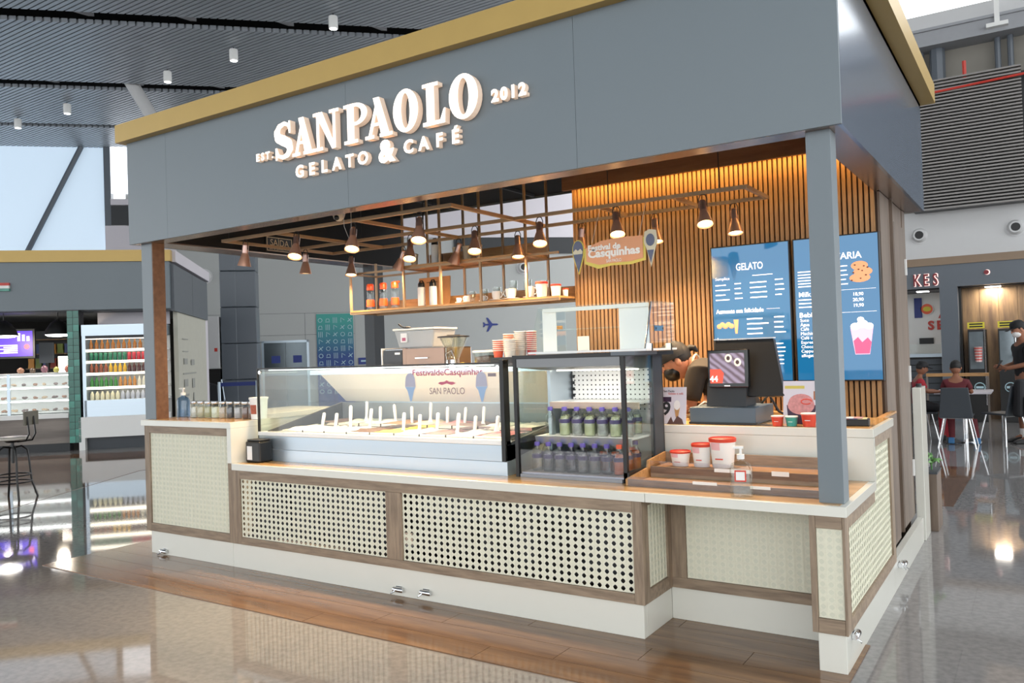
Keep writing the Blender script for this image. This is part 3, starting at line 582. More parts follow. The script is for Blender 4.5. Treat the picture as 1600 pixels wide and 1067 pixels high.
MB().box(-0.10, 0.04, 0.06, 0.17, ZT + 0.001, FZ0).build('post', 'fascia_grey', cn, bevel=0.002)
box('post_lining', 'bulkhead_wood', 0.04, 0.05, 0.062, 0.17, ZT + 0.001, FZ0, cn)
MB().box(5.179, 5.29, 0.06, 0.18, ZC + 0.001, FZ0).build('post', 'fascia_grey', cn, bevel=0.002)
MB().box(-0.05, 0.09, 2.62, 2.78, 0, FZ0).build('post', 'charcoal', cn, bevel=0.002)
# bulkhead above the slat wall with its LED cove
bh = thing('wood_bulkhead', 'dark wooden bulkhead with a glowing LED cove above the slat wall', 'bulkhead')
box('board', 'bulkhead_wood', 2.93, 5.19, 1.74, 1.77, 2.785, 3.075, bh); box('led_strip', 'led', 2.96, 5.18, 1.84, 1.86, 2.835, 2.85, bh)
box('led_shelf', 'bulkhead_wood', 2.93, 5.19, 1.77, 1.885, 2.855, 2.875, bh)
_l = bpy.data.lights.new('led_cove_light', 'AREA'); _l.shape = 'RECTANGLE'; _l.size = 2.2; _l.size_y = 0.02; _l.energy = 11; _l.color = (1, 0.62, 0.22)
_o = bpy.data.objects.new('led_cove_light', _l); C.objects.link(_o); _o.location = (4.07, 1.835, 2.83); _o.parent = bh; _o.rotation_euler = (-0.25, 0, 0)

# ------------------------------------------------ slat wall and storage box
sw = room('wall_slatted', 'back wall of vertical wooden slats')
box('backing', 'slat_back', 2.95, 5.20, 1.925, 1.945, 0, 3.07, sw); box('end_panel', 'brown_wall', 5.20, 5.215, 1.92, 2.9, 0.18, 2.5, sw); box('end_panel', 'slat_wood', 2.935, 2.949, 1.895, 2.9, 0, 3.07, sw)
box('end_panel', 'brown_wall', 5.195, 5.235, 2.32, 2.34, 0.18, 2.5, sw); box('end_panel', 'brown_wall', 5.20, 5.22, 2.901, 3.05, 0.18, 2.5, sw); box('back_panel', 'brown_wall', 2.95, 5.2, 2.9, 2.92, 0, 3.07, sw)
sm = MB().box(-0.0115, 0.0115, 0, 0.03, 0.0, 3.06).mesh('slat')
x = 2.965
while x < 5.195:
    link(sm, 'slat', 'slat_wood', sw, loc=(x, 1.895, 0)); x += 0.0345
sd = room('door_1', 'half-height brown wooden door between counter and storage')
box('leaf', 'brown_wall', 5.215, 5.25, 1.47, 2.05, 0.2, 1.03, sd, 0.003); MB().box(5.25, 5.262, 1.50, 1.53, 0.35, 0.45).box(5.25, 5.262, 1.50, 1.53, 0.86, 0.96).build('hinge', 'steel', sd)
box('top_edge', 'shelf_wood', 5.21, 5.25, 1.47, 2.05, 1.031, 1.045, sd)
hd = room('door_2', 'flush brown storage door with white hinges on the kiosk side')
box('leaf', 'brown_wall', 5.216, 5.236, 2.36, 2.88, 0.2, 2.35, hd, 0.002)
for z in (0.5, 1.2, 2.0): MB().box(5.237, 5.25, 2.82, 2.85, z, z + 0.12).build('hinge', 'white', hd)
# ------------------------------------------------ service counter
ct = thing('service_counter', 'cream and wood kiosk counter with woven cane panels', 'counter')
def plinth(x0, x1, y0, y1): box('plinth', 'cream', x0, x1, y0, y1, 0.006, ZB, ct, 0.002)
plinth(0.012, 1.02, 0.012, 0.05); plinth(1.022, XM - 0.012, 0.012, 0.05); plinth(XM - 0.05, XM - 0.012, 0.051, YR + 0.012); plinth(XM - 0.012, XR0 + 0.012, YR + 0.012, YR + 0.05)
plinth(XR0 + 0.012, XR - 0.012, 0.012, 0.05); plinth(XR0 + 0.012, XR0 + 0.05, 0.051, YR + 0.011)
box('plinth', 'cream', XR - 0.05, XR - 0.012, 0.051, 1.45, 0, ZB, ct); box('plinth', 'cream', XR - 0.05, XR - 0.012, 1.452, 2.88, 0, ZB, ct); box('plinth', 'cream', 0.012, 0.05, 0.051, 1.5, 0.006, ZB, ct)
FT = 0.035
def hrail(x0, x1, z0, z1, y=0.0): box('rail', 'frame_wood', x0, x1, y, y + FT, z0, z1, ct, 0.0015)
def vrail(x0, x1, z0, z1, y=0.0): box('stile', 'frame_wood_v', x0, x1, y, y + FT, z0, z1, ct, 0.0015)
def cane(plane, u0, u1, z0, z1, at, back, pitch=0.046, hole=0.0135):
    """woven cane sheet with real octagonal openings; plane 'y' (x,z) or 'x' (y,z)"""
    nu = max(1, round((u1 - u0) / pitch)); nz = max(1, round((z1 - z0) / (pitch * 0.84))); pu = (u1 - u0) / nu; pz = (z1 - z0) / nz
    vs = []; fs = []
    ring8 = [(1, 0), (1, 1), (0, 1), (-1, 1), (-1, 0), (-1, -1), (0, -1), (1, -1)]
    for i in range(nu):
        for j in range(nz):
            cx = u0 + (i + .5) * pu; cz_ = z0 + (j + .5) * pz; n = len(vs)
            for k, (a_, b_) in enumerate(ring8):
                q = 0.62 if k % 2 else 1.0
                vs.append((cx + hole * q * a_, cz_ + hole * 1.0 * q * b_))
            for a_, b_ in ring8: vs.append((cx + .5 * a_ * pu, cz_ + .5 * b_ * pz))
            for k in range(8): fs.append((n + k, n + (k + 1) % 8, n + 8 + (k + 1) % 8, n + 8 + k))
    P = (lambda p, d=0: (p[0], at + d, p[1])) if plane == 'y' else (lambda p, d=0: (at - d, p[0], p[1]))
    mb = MB(); mb.add([P(p) for p in vs], fs)
    # raised strands crossing between the openings
    for i in range(nu + 1):
        for dx in ((-0.003, 0.003) if 0 < i < nu else ((0.003,) if i == 0 else (-0.003,))):
            u = u0 + i * pu + dx; w = 0.0012
            if plane == 'y': mb.box(u - w, u + w, at - 0.0022, at - 0.0002, z0, z1)
            else: mb.box(at + 0.0002, at + 0.0022, u - w, u + w, z0, z1)
    for j in range(nz + 1):
        for dz in ((-0.003, 0.003) if 0 < j < nz else ((0.003,) if j == 0 else (-0.003,))):
            z = z0 + j * pz + dz; w = 0.0012
            if plane == 'y': mb.box(u0, u1, at - 0.003, at - 0.001, z - w, z + w)
            else: mb.box(at + 0.001, at + 0.003, u0, u1, z - w, z + w)
    o = mb.build('cane_sheet', 'cane', ct); o['label'] = 'cream woven cane sheet with rows of small openings'
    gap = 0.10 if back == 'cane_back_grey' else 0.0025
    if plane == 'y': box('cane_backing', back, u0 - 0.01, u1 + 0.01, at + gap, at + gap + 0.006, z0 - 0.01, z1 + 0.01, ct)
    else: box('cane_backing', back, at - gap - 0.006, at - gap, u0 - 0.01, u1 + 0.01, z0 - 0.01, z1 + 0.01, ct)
CY = 0.014
# tall end on the left
vrail(-0.03, 0.035, ZB, ZTB); vrail(1.0, 1.128, ZB, 0.722); vrail(1.0, 1.045, 0.723, ZTB); hrail(0.036, 0.999, ZB, 0.247); hrail(0.036, 0.999, 0.968, ZTB)
cane('y', 0.036, 0.999, 0.248, 0.967, CY, 'cane_back_light')
hrail(1.129, 4.25, ZB, 0.235); hrail(1.129, 4.25, 0.66, ZCB); vrail(2.54, 2.67, 0.236, 0.659); vrail(4.251, XM, ZB, ZCB)
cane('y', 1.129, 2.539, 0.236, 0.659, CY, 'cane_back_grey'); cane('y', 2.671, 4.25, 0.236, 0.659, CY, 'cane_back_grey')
# dark fittings seen through the openings
MB().box(1.35, 1.55, 0.09, 0.095, 0.3, 0.62).box(3.30, 3.42, 0.09, 0.095, 0.3, 0.66).box(1.14, 4.2, 0.088, 0.092, 0.24, 0.30).box(2.7, 3.2, 0.088, 0.092, 0.24, 0.50).box(3.6, 3.9, 0.088, 0.092, 0.30, 0.55).build('machine_base', 'black', ct)
# return, recess and right leg
for a_ in ((0.036, 0.075), (0.335, YR)): box('stile', 'frame_wood_v', XM - FT, XM, a_[0], a_[1], ZB, ZCB, ct)
for a_ in ((ZB, 0.25), (0.69, ZCB)): box('rail', 'frame_wood', XM - FT, XM, 0.076, 0.334, a_[0], a_[1], ct)
cane('x', 0.076, 0.334, 0.251, 0.689, XM - CY, 'cane_back_light')
box('rail', 'frame_wood', XM + 0.001, XR0, YR, YR + FT, ZB, 0.24, ct); box('stile', 'frame_wood_v', XM + 0.001, 4.39, YR, YR + FT, 0.241, ZCB, ct); box('rail', 'frame_wood', 4.391, XR0, YR, YR + FT, 0.70, ZCB, ct)
cane('y', 4.391, 5.151, 0.241, 0.699, YR + CY, 'cane_back_light')
vrail(XR0 - 0.01, 5.17, ZB, ZCB); vrail(XR - 0.012, XR, ZB, ZCB); hrail(5.171, XR - 0.013, ZB, 0.25); hrail(5.171, XR - 0.013, 0.664, ZCB)
cane('y', 5.172, 5.286, 0.251, 0.663, CY, 'cane_back_light', 0.04, 0.0125)
box('leg_side', 'frame_wood_v', XR0 - 0.01, XR0 + 0.01, 0.036, YR, ZB, ZCB, ct)
YS, YE = 0.757, 1.46     # step up and end of the raised counter on the side
def srail(y0, y1, z0, z1, n='rail'): box(n, 'frame_wood' if n == 'rail' else 'frame_wood_v', XR - FT, XR - 0.0005, y0, y1, z0, z1, ct)
srail(0.036, 0.09, ZB, ZCB, 'stile'); srail(0.091, 1.37, ZB, 0.245); srail(1.371, YE, ZB, ZRC - 0.05, 'stile'); srail(0.091, YS + 0.05, 0.655, ZCB); srail(YS, YS + 0.05, ZCB + 0.001, ZRC - 0.05, 'stile'); srail(YS + 0.051, 1.37, 0.94, ZRC - 0.05)
cane('x', 0.091, 1.37, 0.246, 0.654, XR - CY, 'cane_back_light'); cane('x', YS + 0.052, 1.37, 0.654, 0.938, XR - CY, 'cane_back_light')
# worktops
box('worktop', 'cream', 1.056, 4.33, -0.012, 1.15, ZCB, ZC, ct, 0.002); box('worktop', 'cream', 4.332, XR + 0.012, -0.012, 0.79, ZCB, ZC, ct, 0.002)
box('worktop_inlay', 'counter_wood', 1.10, 5.28, 0.012, 0.75, ZC, ZC + 0.0015, ct)
box('worktop', 'cream', -0.06, 1.058, -0.012, 0.36, ZTB, ZT, ct, 0.002); box('worktop_end', 'cream', 1.014, 1.058, -0.012, 0.36, ZC + 0.001, ZTB, ct)
box('worktop', 'cream', -0.06, 0.6, 0.362, 1.6, ZTB, ZT, ct, 0.002); box('inner_panel', 'cream', 0.55, 0.59, 0.362, 1.6, 0.1, ZTB, ct)
box('worktop_inlay', 'counter_wood', -0.03, 1.0, 0.03, 0.35, ZT, ZT + 0.0012, ct)
box('end_panel', 'cream', -0.02, 0.0, 0.04, 1.5, ZB, ZTB, ct)
box('raised_front', 'cream', 3.98, XR + 0.012, 0.755, 0.795, ZC + 0.001, ZRC - 0.048, ct); box('raised_top', 'cream', 3.98, XR + 0.012, 0.755, YE, ZRC - 0.047, ZRC, ct, 0.002); box('worktop_inlay', 'counter_wood', 4.0, 5.29, 0.78, YE - 0.01, ZRC, ZRC + 0.0012, ct)
box('back_panel', 'dark', 1.1, 4.0, 1.12, 1.15, 0.1, ZCB, ct)
# chrome levelling bolts on the plinth
lk = None
for i, (x, y, z, ax, lab) in enumerate([(0.18, 0.012, 0.035, 'y', 'chrome bolt at the far corner of the cream plinth'), (2.62, 0.012, 0.05, 'y', 'chrome bolt on the plinth, nearer the tall end of its pair'), (2.84, 0.012, 0.06, 'y', 'chrome bolt on the plinth, nearer the recess of its pair'),
                                        (XR - 0.012, 0.14, 0.15, 'x', 'chrome bolt on the side plinth next to the counter leg'), (XR - 0.012, 1.60, 0.135, 'x', 'chrome bolt on the side plinth below the half door'), (XR - 0.012, 1.72, 0.11, 'x', 'lower chrome bolt beyond the half door bolt')]):
    t = thing('plinth_bolt', lab, 'bolt', (x, y, z), 0 if ax == 'y' else PI / 2, 'chrome bolts on the plinth')
    MB().lathe([(0.014, -0.03), (0.016, -0.026), (0.016, 0.045), (0.012, 0.05)], (0, -0.017, 0), 12, 'x').build('barrel', 'chrome', t, smooth=40)
    MB().box(-0.02, 0.03, -0.004, 0.0, -0.018, 0.018).build('plate', 'chrome', t); MB().tube([(-0.02, -0.02, -0.012), (-0.03, -0.045, -0.022)], 0.005, 6).build('pin', 'chrome', t)

# ------------------------------------------------ illuminated sign
sg = thing('illuminated_sign', 'illuminated white channel-letter sign on the grey fascia', 'sign')
def letter(polys, name='letter', d0=-0.012, d1=-0.058):
    a = MB(); b = MB()
    for p in polys: a.prism(p, 'y', d0, d1); b.prism(p, 'y', d1 - 0.0008, d1 - 0.002)
    o = a.build(name, 'sign_side', sg); b.build('face', 'sign_face', o); return o
def box2(x0, x1, z0, z1): return [(x0, z0), (x1, z0), (x1, z1), (x0, z1)]
def ring(cx, cz_, rx, rz, ix, iz, a0=0.0, a1=2 * PI, n=28):
    P = []
    for i in range(n):
        t0 = a0 + (a1 - a0) * i / n; t1 = a0 + (a1 - a0) * (i + 1) / n
        P.append([(cx + rx * math.cos(t0), cz_ + rz * math.sin(t0)), (cx + rx * math.cos(t1), cz_ + rz * math.sin(t1)), (cx + ix * math.cos(t1), cz_ + iz * math.sin(t1)), (cx + ix * math.cos(t0), cz_ + iz * math.sin(t0))])
    return P
def serif(xc, z, w): return box2(xc - w / 2, xc + w / 2, z, z + 0.022)
def L_A(x0, x1, z0, z1):
    xm = (x0 + x1) / 2 - 0.004; h = z1 - z0
    return [[(x0 + 0.02, z0), (x0 + 0.048, z0), (xm + 0.012, z1 - 0.02), (xm - 0.004, z1)], [(x1 - 0.088, z0), (x1 - 0.018, z0), (xm + 0.014, z1), (xm - 0.036, z1)], box2(x0 + 0.05, x1 - 0.07, z0 + 0.075, z0 + 0.095), serif(x0 + 0.036, z0, 0.075), serif(x1 - 0.052, z0, 0.105)]
def L_N(x0, x1, z0, z1):
    return [box2(x0 + 0.03, x0 + 0.055, z0, z1), box2(x1 - 0.05, x1 - 0.026, z0, z1), [(x0 + 0.02, z1), (x0 + 0.085, z1), (x1 - 0.026, z0), (x1 - 0.06, z0 - 0.004)], serif(x0 + 0.042, z0, 0.085), serif(x0 + 0.03, z1 - 0.022, 0.06), serif(x1 - 0.038, z1 - 0.022, 0.085)]
def L_P(x0, x1, z0, z1):
    return [box2(x0 + 0.03, x0 + 0.09, z0, z1), serif(x0 + 0.06, z0, 0.12), serif(x0 + 0.045, z1 - 0.022, 0.09)] + ring(x0 + 0.10, z1 - 0.072, 0.105, 0.072, 0.055, 0.05, -PI / 2, PI / 2, 16) + [box2(x0 + 0.08, x0 + 0.102, z1 - 0.022, z1), box2(x0 + 0.08, x0 + 0.102, z1 - 0.144, z1 - 0.122)]
def L_L(x0, x1, z0, z1):
    return [box2(x0 + 0.035, x0 + 0.095, z0, z1), serif(x0 + 0.065, z1 - 0.022, 0.12), box2(x0 + 0.005, x1 - 0.008, z0, z0 + 0.024), [(x1 - 0.045, z0 + 0.02), (x1 - 0.008, z0 + 0.02), (x1 - 0.002, z0 + 0.088), (x1 - 0.014, z0 + 0.088)]]
def L_O(x0, x1, z0, z1):
    return ring((x0 + x1) / 2, (z0 + z1) / 2, (x1 - x0) / 2, (z1 - z0) / 2 + 0.006, (x1 - x0) / 2 - 0.066, (z1 - z0) / 2 - 0.02)
def L_S(x0, x1, z0, z1):
    P = []; xc = (x0 + x1) / 2; w = (x1 - x0) / 2 - 0.02; h = z1 - z0
    path = [(0.95, 0.74), (0.75, 0.93), (0.2, 1.0), (-0.55, 0.93), (-0.9, 0.76), (-0.7, 0.6), (0.0, 0.5), (0.75, 0.38), (0.95, 0.22), (0.6, 0.06), (-0.1, 0.0), (-0.75, 0.07), (-1.0, 0.28)]
    wd = [0.008, 0.012, 0.014, 0.02, 0.028, 0.033, 0.036, 0.034, 0.028, 0.02, 0.014, 0.012, 0.008]
    pts = [(xc + a * w, z0 + 0.012 + b * (h - 0.024)) for a, b in path]
    for i in range(len(pts) - 1):
        (ax, az), (bx_, bz) = pts[i], pts[i + 1]; dx, dz = bx_ - ax, bz - az; l = math.hypot(dx, dz); nx, nz_ = -dz / l, dx / l
        P.append([(ax - nx * wd[i], az - nz_ * wd[i]), (bx_ - nx * wd[i + 1], bz - nz_ * wd[i + 1]), (bx_ + nx * wd[i + 1], bz + nz_ * wd[i + 1]), (ax + nx * wd[i], az + nz_ * wd[i])])
        P.append(ell(bx_, bz, wd[i + 1], wd[i + 1], 10))
    P += [box2(x1 - 0.034, x1 - 0.018, z1 - 0.085, z1), box2(x0 + 0.01, x0 + 0.026, z0, z0 + 0.085)]
    return P
Z0, Z1 = 2.895, 3.150
for fn, a, b in [(L_S, 1.672, 1.852), (L_A, 1.85, 2.06), (L_N, 2.055, 2.285), (L_P, 2.335, 2.545), (L_A, 2.52, 2.745), (L_O, 2.755, 2.955), (L_L, 2.985, 3.165), (L_O, 3.19, 3.40)]: letter(fn(a, b, Z0, Z1))
def flat_letters(s, x0, x1, z, size, off, name='letter', dz=0.0, w=None):
    n = len(s)
    for i, ch in enumerate(s):
        if ch == ' ': continue
        x = x0 + (x1 - x0) * (i / (n - 1) if n > 1 else 0.5)
        o = text(name, ch, 'sign_side', sg, (x, -0.022, z + dz * i), size=size, ext=0.018, off=off)
        f = text('face', ch, 'sign_face', o, (0, 0, 0.0195), rot=(0, 0, 0), size=size, ext=0.0008, off=off)
flat_letters('GELATO', 1.895, 2.475, 2.79, 0.112, 0.004); flat_letters('&', 2.672, 2.672, 2.80, 0.185, 0.010); flat_letters('CAFÉ', 2.855, 3.215, 2.80, 0.112, 0.004)
flat_letters('EST.', 1.475, 1.630, 2.950, 0.07, 0.003); flat_letters('2012', 3.505, 3.69, 2.985, 0.095, 0.005)
# ------------------------------------------------ menu screens
def bars(p, x0, x1, z0, z1, n, m='screen_text', y=-0.0025, seed=0, h=0.006, name='print'):
    rn = random.Random(seed)
    for i in range(n):
        z = z1 - (z1 - z0) * i / max(1, n - 1); MB().box(x0, x1 - rn.random() * (x1 - x0) * 0.35, y, y + 0.0015, z - h * 0.6, z + h * 0.6).build(name, m, p)
glow('screen_text', '#ffffff', 0.8); glow('screen_food', '#e0976a', 0.8); glow('screen_pink', '#e2557f', 0.8); glow('screen_choc', '#5a2f1c', 0.5)
def screen_mat():
    m, nt, b = nodes_of('menu_blue'); b.inputs['Base Color'].default_value = lin('#0a2a40'); b.inputs['Roughness'].default_value = 0.06; b.inputs['Specular IOR Level'].default_value = 0.5
    b.inputs['Coat Weight'].default_value = 0.5; b.inputs['Coat Roughness'].default_value = 0.03; b.inputs['Coat IOR'].default_value = 1.5
    b.inputs['Emission Color'].default_value = lin('#2078ac'); b.inputs['Emission Strength'].default_value = 0.9
screen_mat()
def tvset(x0, x1, label, cont):
    t = thing('menu_screen', label, 'screen', (0, 1.84, 0), group='portrait menu screens on the slat wall')
    MB().box(x0, x1, 0, 0.045, 1.255, 2.23).build('housing', 'black', t, bevel=0.003); box('picture', 'menu_blue', x0 + 0.009, x1 - 0.009, -0.001, 0.0, 1.264, 2.221, t); cont(t, x0, x1); return t
def c1(t, x0, x1):
    text('lettering', 'GELATO', 'screen_text', t, ((x0 + x1) / 2, -0.002, 2.07), size=0.07, off=0.001, width=0.19); text('lettering', 'Semplice', 'screen_text', t, (x0 + 0.03, -0.002, 1.995), size=0.03, align='LEFT')
    bars(t, x0 + 0.30, x0 + 0.5, 2.005, 2.005, 1, h=0.004)
    for k in range(4): bars(t, x0 + 0.03, x0 + 0.14, 1.95 - k * 0.035, 1.95 - k * 0.035, 1, h=0.006, seed=k); bars(t, x0 + 0.17, x0 + 0.23, 1.955 - k * 0.035, 1.955 - k * 0.035, 1, h=0.006, seed=k + 5); bars(t, x0 + 0.28, x0 + 0.42, 1.955 - k * 0.035, 1.955 - k * 0.035, 1, h=0.006, seed=k + 9); bars(t, x0 + 0.455, x0 + 0.52, 1.965 - k * 0.035, 1.965 - k * 0.035, 1, h=0.006, seed=k + 12)
    text('lettering', 'Aumente sua felicidade', 'screen_text', t, (x0 + 0.03, -0.002, 1.76), size=0.043, align='LEFT', off=0.0006, width=0.34); bars(t, x0 + 0.39, x0 + 0.52, 1.765, 1.765, 1, h=0.001)
    mb = MB(); 
    for k in range(5): mb.ball((x0 + 0.05 + k * 0.022, -0.002, 1.655 + 0.012 * (k % 2)), 0.02, 0.002, 0.018, 8, 5)
    mb.build('food_print', 'screen_food', t); MB().prism([(x0 + 0.155, 1.70), (x0 + 0.19, 1.70), (x0 + 0.18, 1.6), (x0 + 0.165, 1.6)], 'y', -0.003, -0.001).build('food_print', 'screen_food', t)
    for k in range(4): bars(t, x0 + 0.25, x0 + 0.41, 1.70 - k * 0.035, 1.70 - k * 0.035, 1, h=0.007, seed=k + 20); bars(t, x0 + 0.44, x0 + 0.52, 1.705 - k * 0.035, 1.705 - k * 0.035, 1, h=0.007, seed=k + 25)
    text('lettering', 'Leve para casa', 'screen_text', t, (x0 + 0.03, -0.002, 1.555), size=0.043, align='LEFT', off=0.0006, width=0.21)
    for k in range(6): bars(t, x0 + 0.44, x0 + 0.51, 1.52 - k * 0.028, 1.52 - k * 0.028, 1, h=0.006, seed=k + 30); bars(t, x0 + 0.03, x0 + 0.3, 1.52 - k * 0.028, 1.52 - k * 0.028, 1, h=0.006, seed=k + 40)
def c2(t, x0, x1):
    text('lettering', 'CAFETARIA', 'screen_text', t, (x0 + 0.285, -0.002, 2.085), size=0.062, off=0.001, width=0.31)
    bars(t, x0 + 0.03, x0 + 0.2, 1.90, 2.0, 6, seed=50); bars(t, x0 + 0.30, x0 + 0.355, 1.90, 2.02, 5, seed=51)
    text('lettering', 'Milk Shake', 'screen_text', t, (x0 + 0.03, -0.002, 1.845), size=0.046, align='LEFT', off=0.0006, width=0.2); bars(t, x0 + 0.03, x0 + 0.2, 1.76, 1.81, 3, seed=52)
    text('lettering', 'Bebidas', 'screen_text', t, (x0 + 0.03, -0.002, 1.705), size=0.046, align='LEFT', off=0.0006, width=0.15)
    for k, s_ in enumerate(('Suco', 'Água', 'Café', 'Machiatto', 'Café com', 'Espresso', 'Chocolate', 'Cappuccino', 'affogato')): text('lettering', s_, 'screen_text', t, (x0 + 0.035, -0.002, 1.67 - k * 0.03), size=0.03, align='LEFT')
    MB().box(x0 + 0.30, x0 + 0.52, -0.0025, -0.001, 1.86, 1.862).box(x0 + 0.30, x0 + 0.52, -0.0025, -0.001, 1.71, 1.712).build('rule', 'screen_text', t)
    for k, s_ in enumerate(('18,90', '20,90', '19,90')): text('lettering', s_, 'screen_text', t, (x0 + 0.41, -0.002, 1.828 - k * 0.037), size=0.03, off=0.0006)
    for k in range(3): MB().ball((x0 + 0.425 + (0.02 if k == 1 else 0), -0.002, 1.935 + k * 0.04), 0.065 - 0.006 * k, 0.002, 0.03, 14, 8).build('food_print', 'screen_food', t)
    mb = MB()
    for k in range(9): mb.ball((x0 + 0.375 + (k * 37 % 10) * 0.011, -0.0035, 1.92 + (k * 53 % 11) * 0.01), 0.007, 0.002, 0.005, 6, 4)
    mb.build('food_print', 'screen_choc', t)
    MB().prism([(x0 + 0.355, 1.605), (x0 + 0.495, 1.605), (x0 + 0.47, 1.43), (x0 + 0.38, 1.43)], 'y', -0.003, -0.001).build('drink_print', glow('screen_shake', '#e6b5cf', 0.85), t)
    MB().prism([(x0 + 0.372, 1.52), (x0 + 0.40, 1.545), (x0 + 0.425, 1.51), (x0 + 0.46, 1.54), (x0 + 0.482, 1.51), (x0 + 0.468, 1.435), (x0 + 0.382, 1.435)], 'y', -0.004, -0.0031).build('drink_print', 'screen_pink', t)
    mb = MB()
    for k, (a, b_, r) in enumerate([(0.385, 1.615, 0.03), (0.43, 1.63, 0.035), (0.47, 1.615, 0.028), (0.42, 1.66, 0.022)]): mb.ball((x0 + a, -0.003, b_), r, 0.002, r * 0.8, 10, 6)
    mb.build('drink_print', 'screen_text', t)
tvset(4.085, 4.645, 'blue portrait menu screen headed GELATO', c1); tvset(4.665, 5.215, 'blue portrait menu screen headed CAFETARIA, half behind the grey post', c2)

# ================================================================== LAMP FRAME AND LAMPS
lfz = 2.50
fr = thing('lamp_frame', 'hanging frame of slim copper tubes carrying the spot lamps', 'frame')
def bar(x0, x1, y0, y1, z=lfz, w=0.012, name='tube'): box(name, 'copper_tube', x0 - (w if x0 == x1 else 0), x1 + (w if x0 == x1 else 0), y0 - (w if y0 == y1 else 0), y1 + (w if y0 == y1 else 0), z - w, z + w, fr)
bar(0.52, 2.86, 0.38, 0.38); bar(0.52, 4.58, 1.14, 1.14); bar(0.52, 4.58, 1.60, 1.60)
for x in (0.532, 1.15, 2.0, 2.848): bar(x, x, 0.393, 1.127); bar(x, x, 1.153, 1.587)
for x in (3.55, 4.09, 4.568): bar(x, x, 1.153, 1.587)
for x, y in ((0.6, 0.38), (2.7, 0.38), (2.0, 1.14), (4.4, 1.14), (0.9, 1.6), (3.4, 1.6)): MB().tube([(x, y, lfz + 0.012), (x, y, 3.08)], 0.004, 5).build('hanger', 'dark', fr)
def lamp(x, y, on, tilt, az, label):
    t = thing('spot_lamp', label, 'lamp', (x, y, lfz - 0.012), group='copper spot lamps on the tube frame')
    MB().tube([(-0.026, 0, -0.085), (-0.028, 0, -0.03), (-0.016, 0, -0.004), (0, 0, 0.0), (0.016, 0, -0.004), (0.028, 0, -0.03), (0.026, 0, -0.085)], 0.0035, 5).build('bracket', 'black', t, smooth=60)
    R_ = Matrix.Translation((0, 0, -0.07)) @ Matrix.Rotation(az, 4, 'Z') @ Matrix.Rotation(tilt, 4, 'Y') @ Matrix.Translation((0, 0, 0.07))
    s = MB().lathe([(0.018, -0.035), (0.023, -0.045), (0.024, -0.115), (0.029, -0.125), (0.052, -0.205), (0.054, -0.215), (0.050, -0.214), (0.046, -0.2)], n=18).xf(R_).build('shade', 'copper', t, smooth=50)
    MB().lathe([(0.0248, -0.05), (0.0248, -0.11)], n=18).xf(R_).build('collar', mat('copper_light', '#b89a90', 0.3, 0.85), s, smooth=50)
    MB().lathe([(0.044, -0.198), (0.045, -0.205), (0.03, -0.212), (1e-6, -0.214)], n=16).xf(R_).build('bulb', 'bulb' if on else 'bulb_dim', t, smooth=60)
    l = bpy.data.lights.new('lamp_light', 'SPOT'); l.energy = SPOT_W * (1.0 if on else 0.45); l.color = (1, 0.69, 0.40); l.spot_size = 2.3; l.spot_blend = 1.0; l.shadow_soft_size = 0.04
    lo = bpy.data.objects.new('lamp_light', l); C.objects.link(lo); lo.parent = t; lo.matrix_local = R_ @ Matrix.Translation((0, 0, -0.222))
glow('bulb_dim', '#ffd9a0', 2.2)
A, B, CC = 0.38, 1.14, 1.60
for a in [(0.80, A, 0, 0.15, 0, 'copper lamp nearest the free corner of the tube frame, turned away'), (1.385, A, 1, 0.42, 2.1, 'copper lamp on the front tube next to the turned-away lamp'), (1.97, A, 1, 0.42, 2.1, 'glowing copper lamp third along the front tube, over the gelato case end'), (2.58, A, 1, 0.42, 2.1, 'glowing copper lamp last along the front tube, above the water bottles'),
          (0.66, B, 0, 0.05, 0, 'copper lamp at the start of the middle tube, before the exit sign'), (1.86, B, 1, 0.42, 2.1, 'glowing copper lamp on the middle tube below the front tube end'), (2.495, B, 1, 0.42, 2.1, 'glowing copper lamp on the middle tube before the hanging shelf'), (3.07, B, 1, 0.42, 2.1, 'copper lamp on the middle tube by the slat wall edge'), (3.68, B, 1, 0.42, 2.1, 'glowing copper lamp above the festival sign'), (4.29, B, 1, 0.42, 2.1, 'glowing copper lamp nearest the grey post'),
          (0.767, CC, 1, 0.2, 2.1, 'glowing copper lamp on the rear tube tipped towards the hall'), (1.39, CC, 0, -0.45, PI, 'dark copper lamp on the rear tube tipped aside by the kraft cup'), (2.0, CC, 0, -0.4, PI, 'dark copper lamp on the rear tube tipped aside by the kraft pots'), (2.59, CC, 1, 0.2, 2.1, 'copper lamp hanging straight before the upper shelf board'), (3.17, CC, 0, 0.1, 0, 'copper lamp behind the upright cone of the festival sign'), (3.767, CC, 1, 0.2, 2.1, 'copper lamp tipped over the festival sign end'), (4.345, CC, 1, 0.2, 2.1, 'copper lamp above the gap beside the GELATO screen')]: lamp(*a)

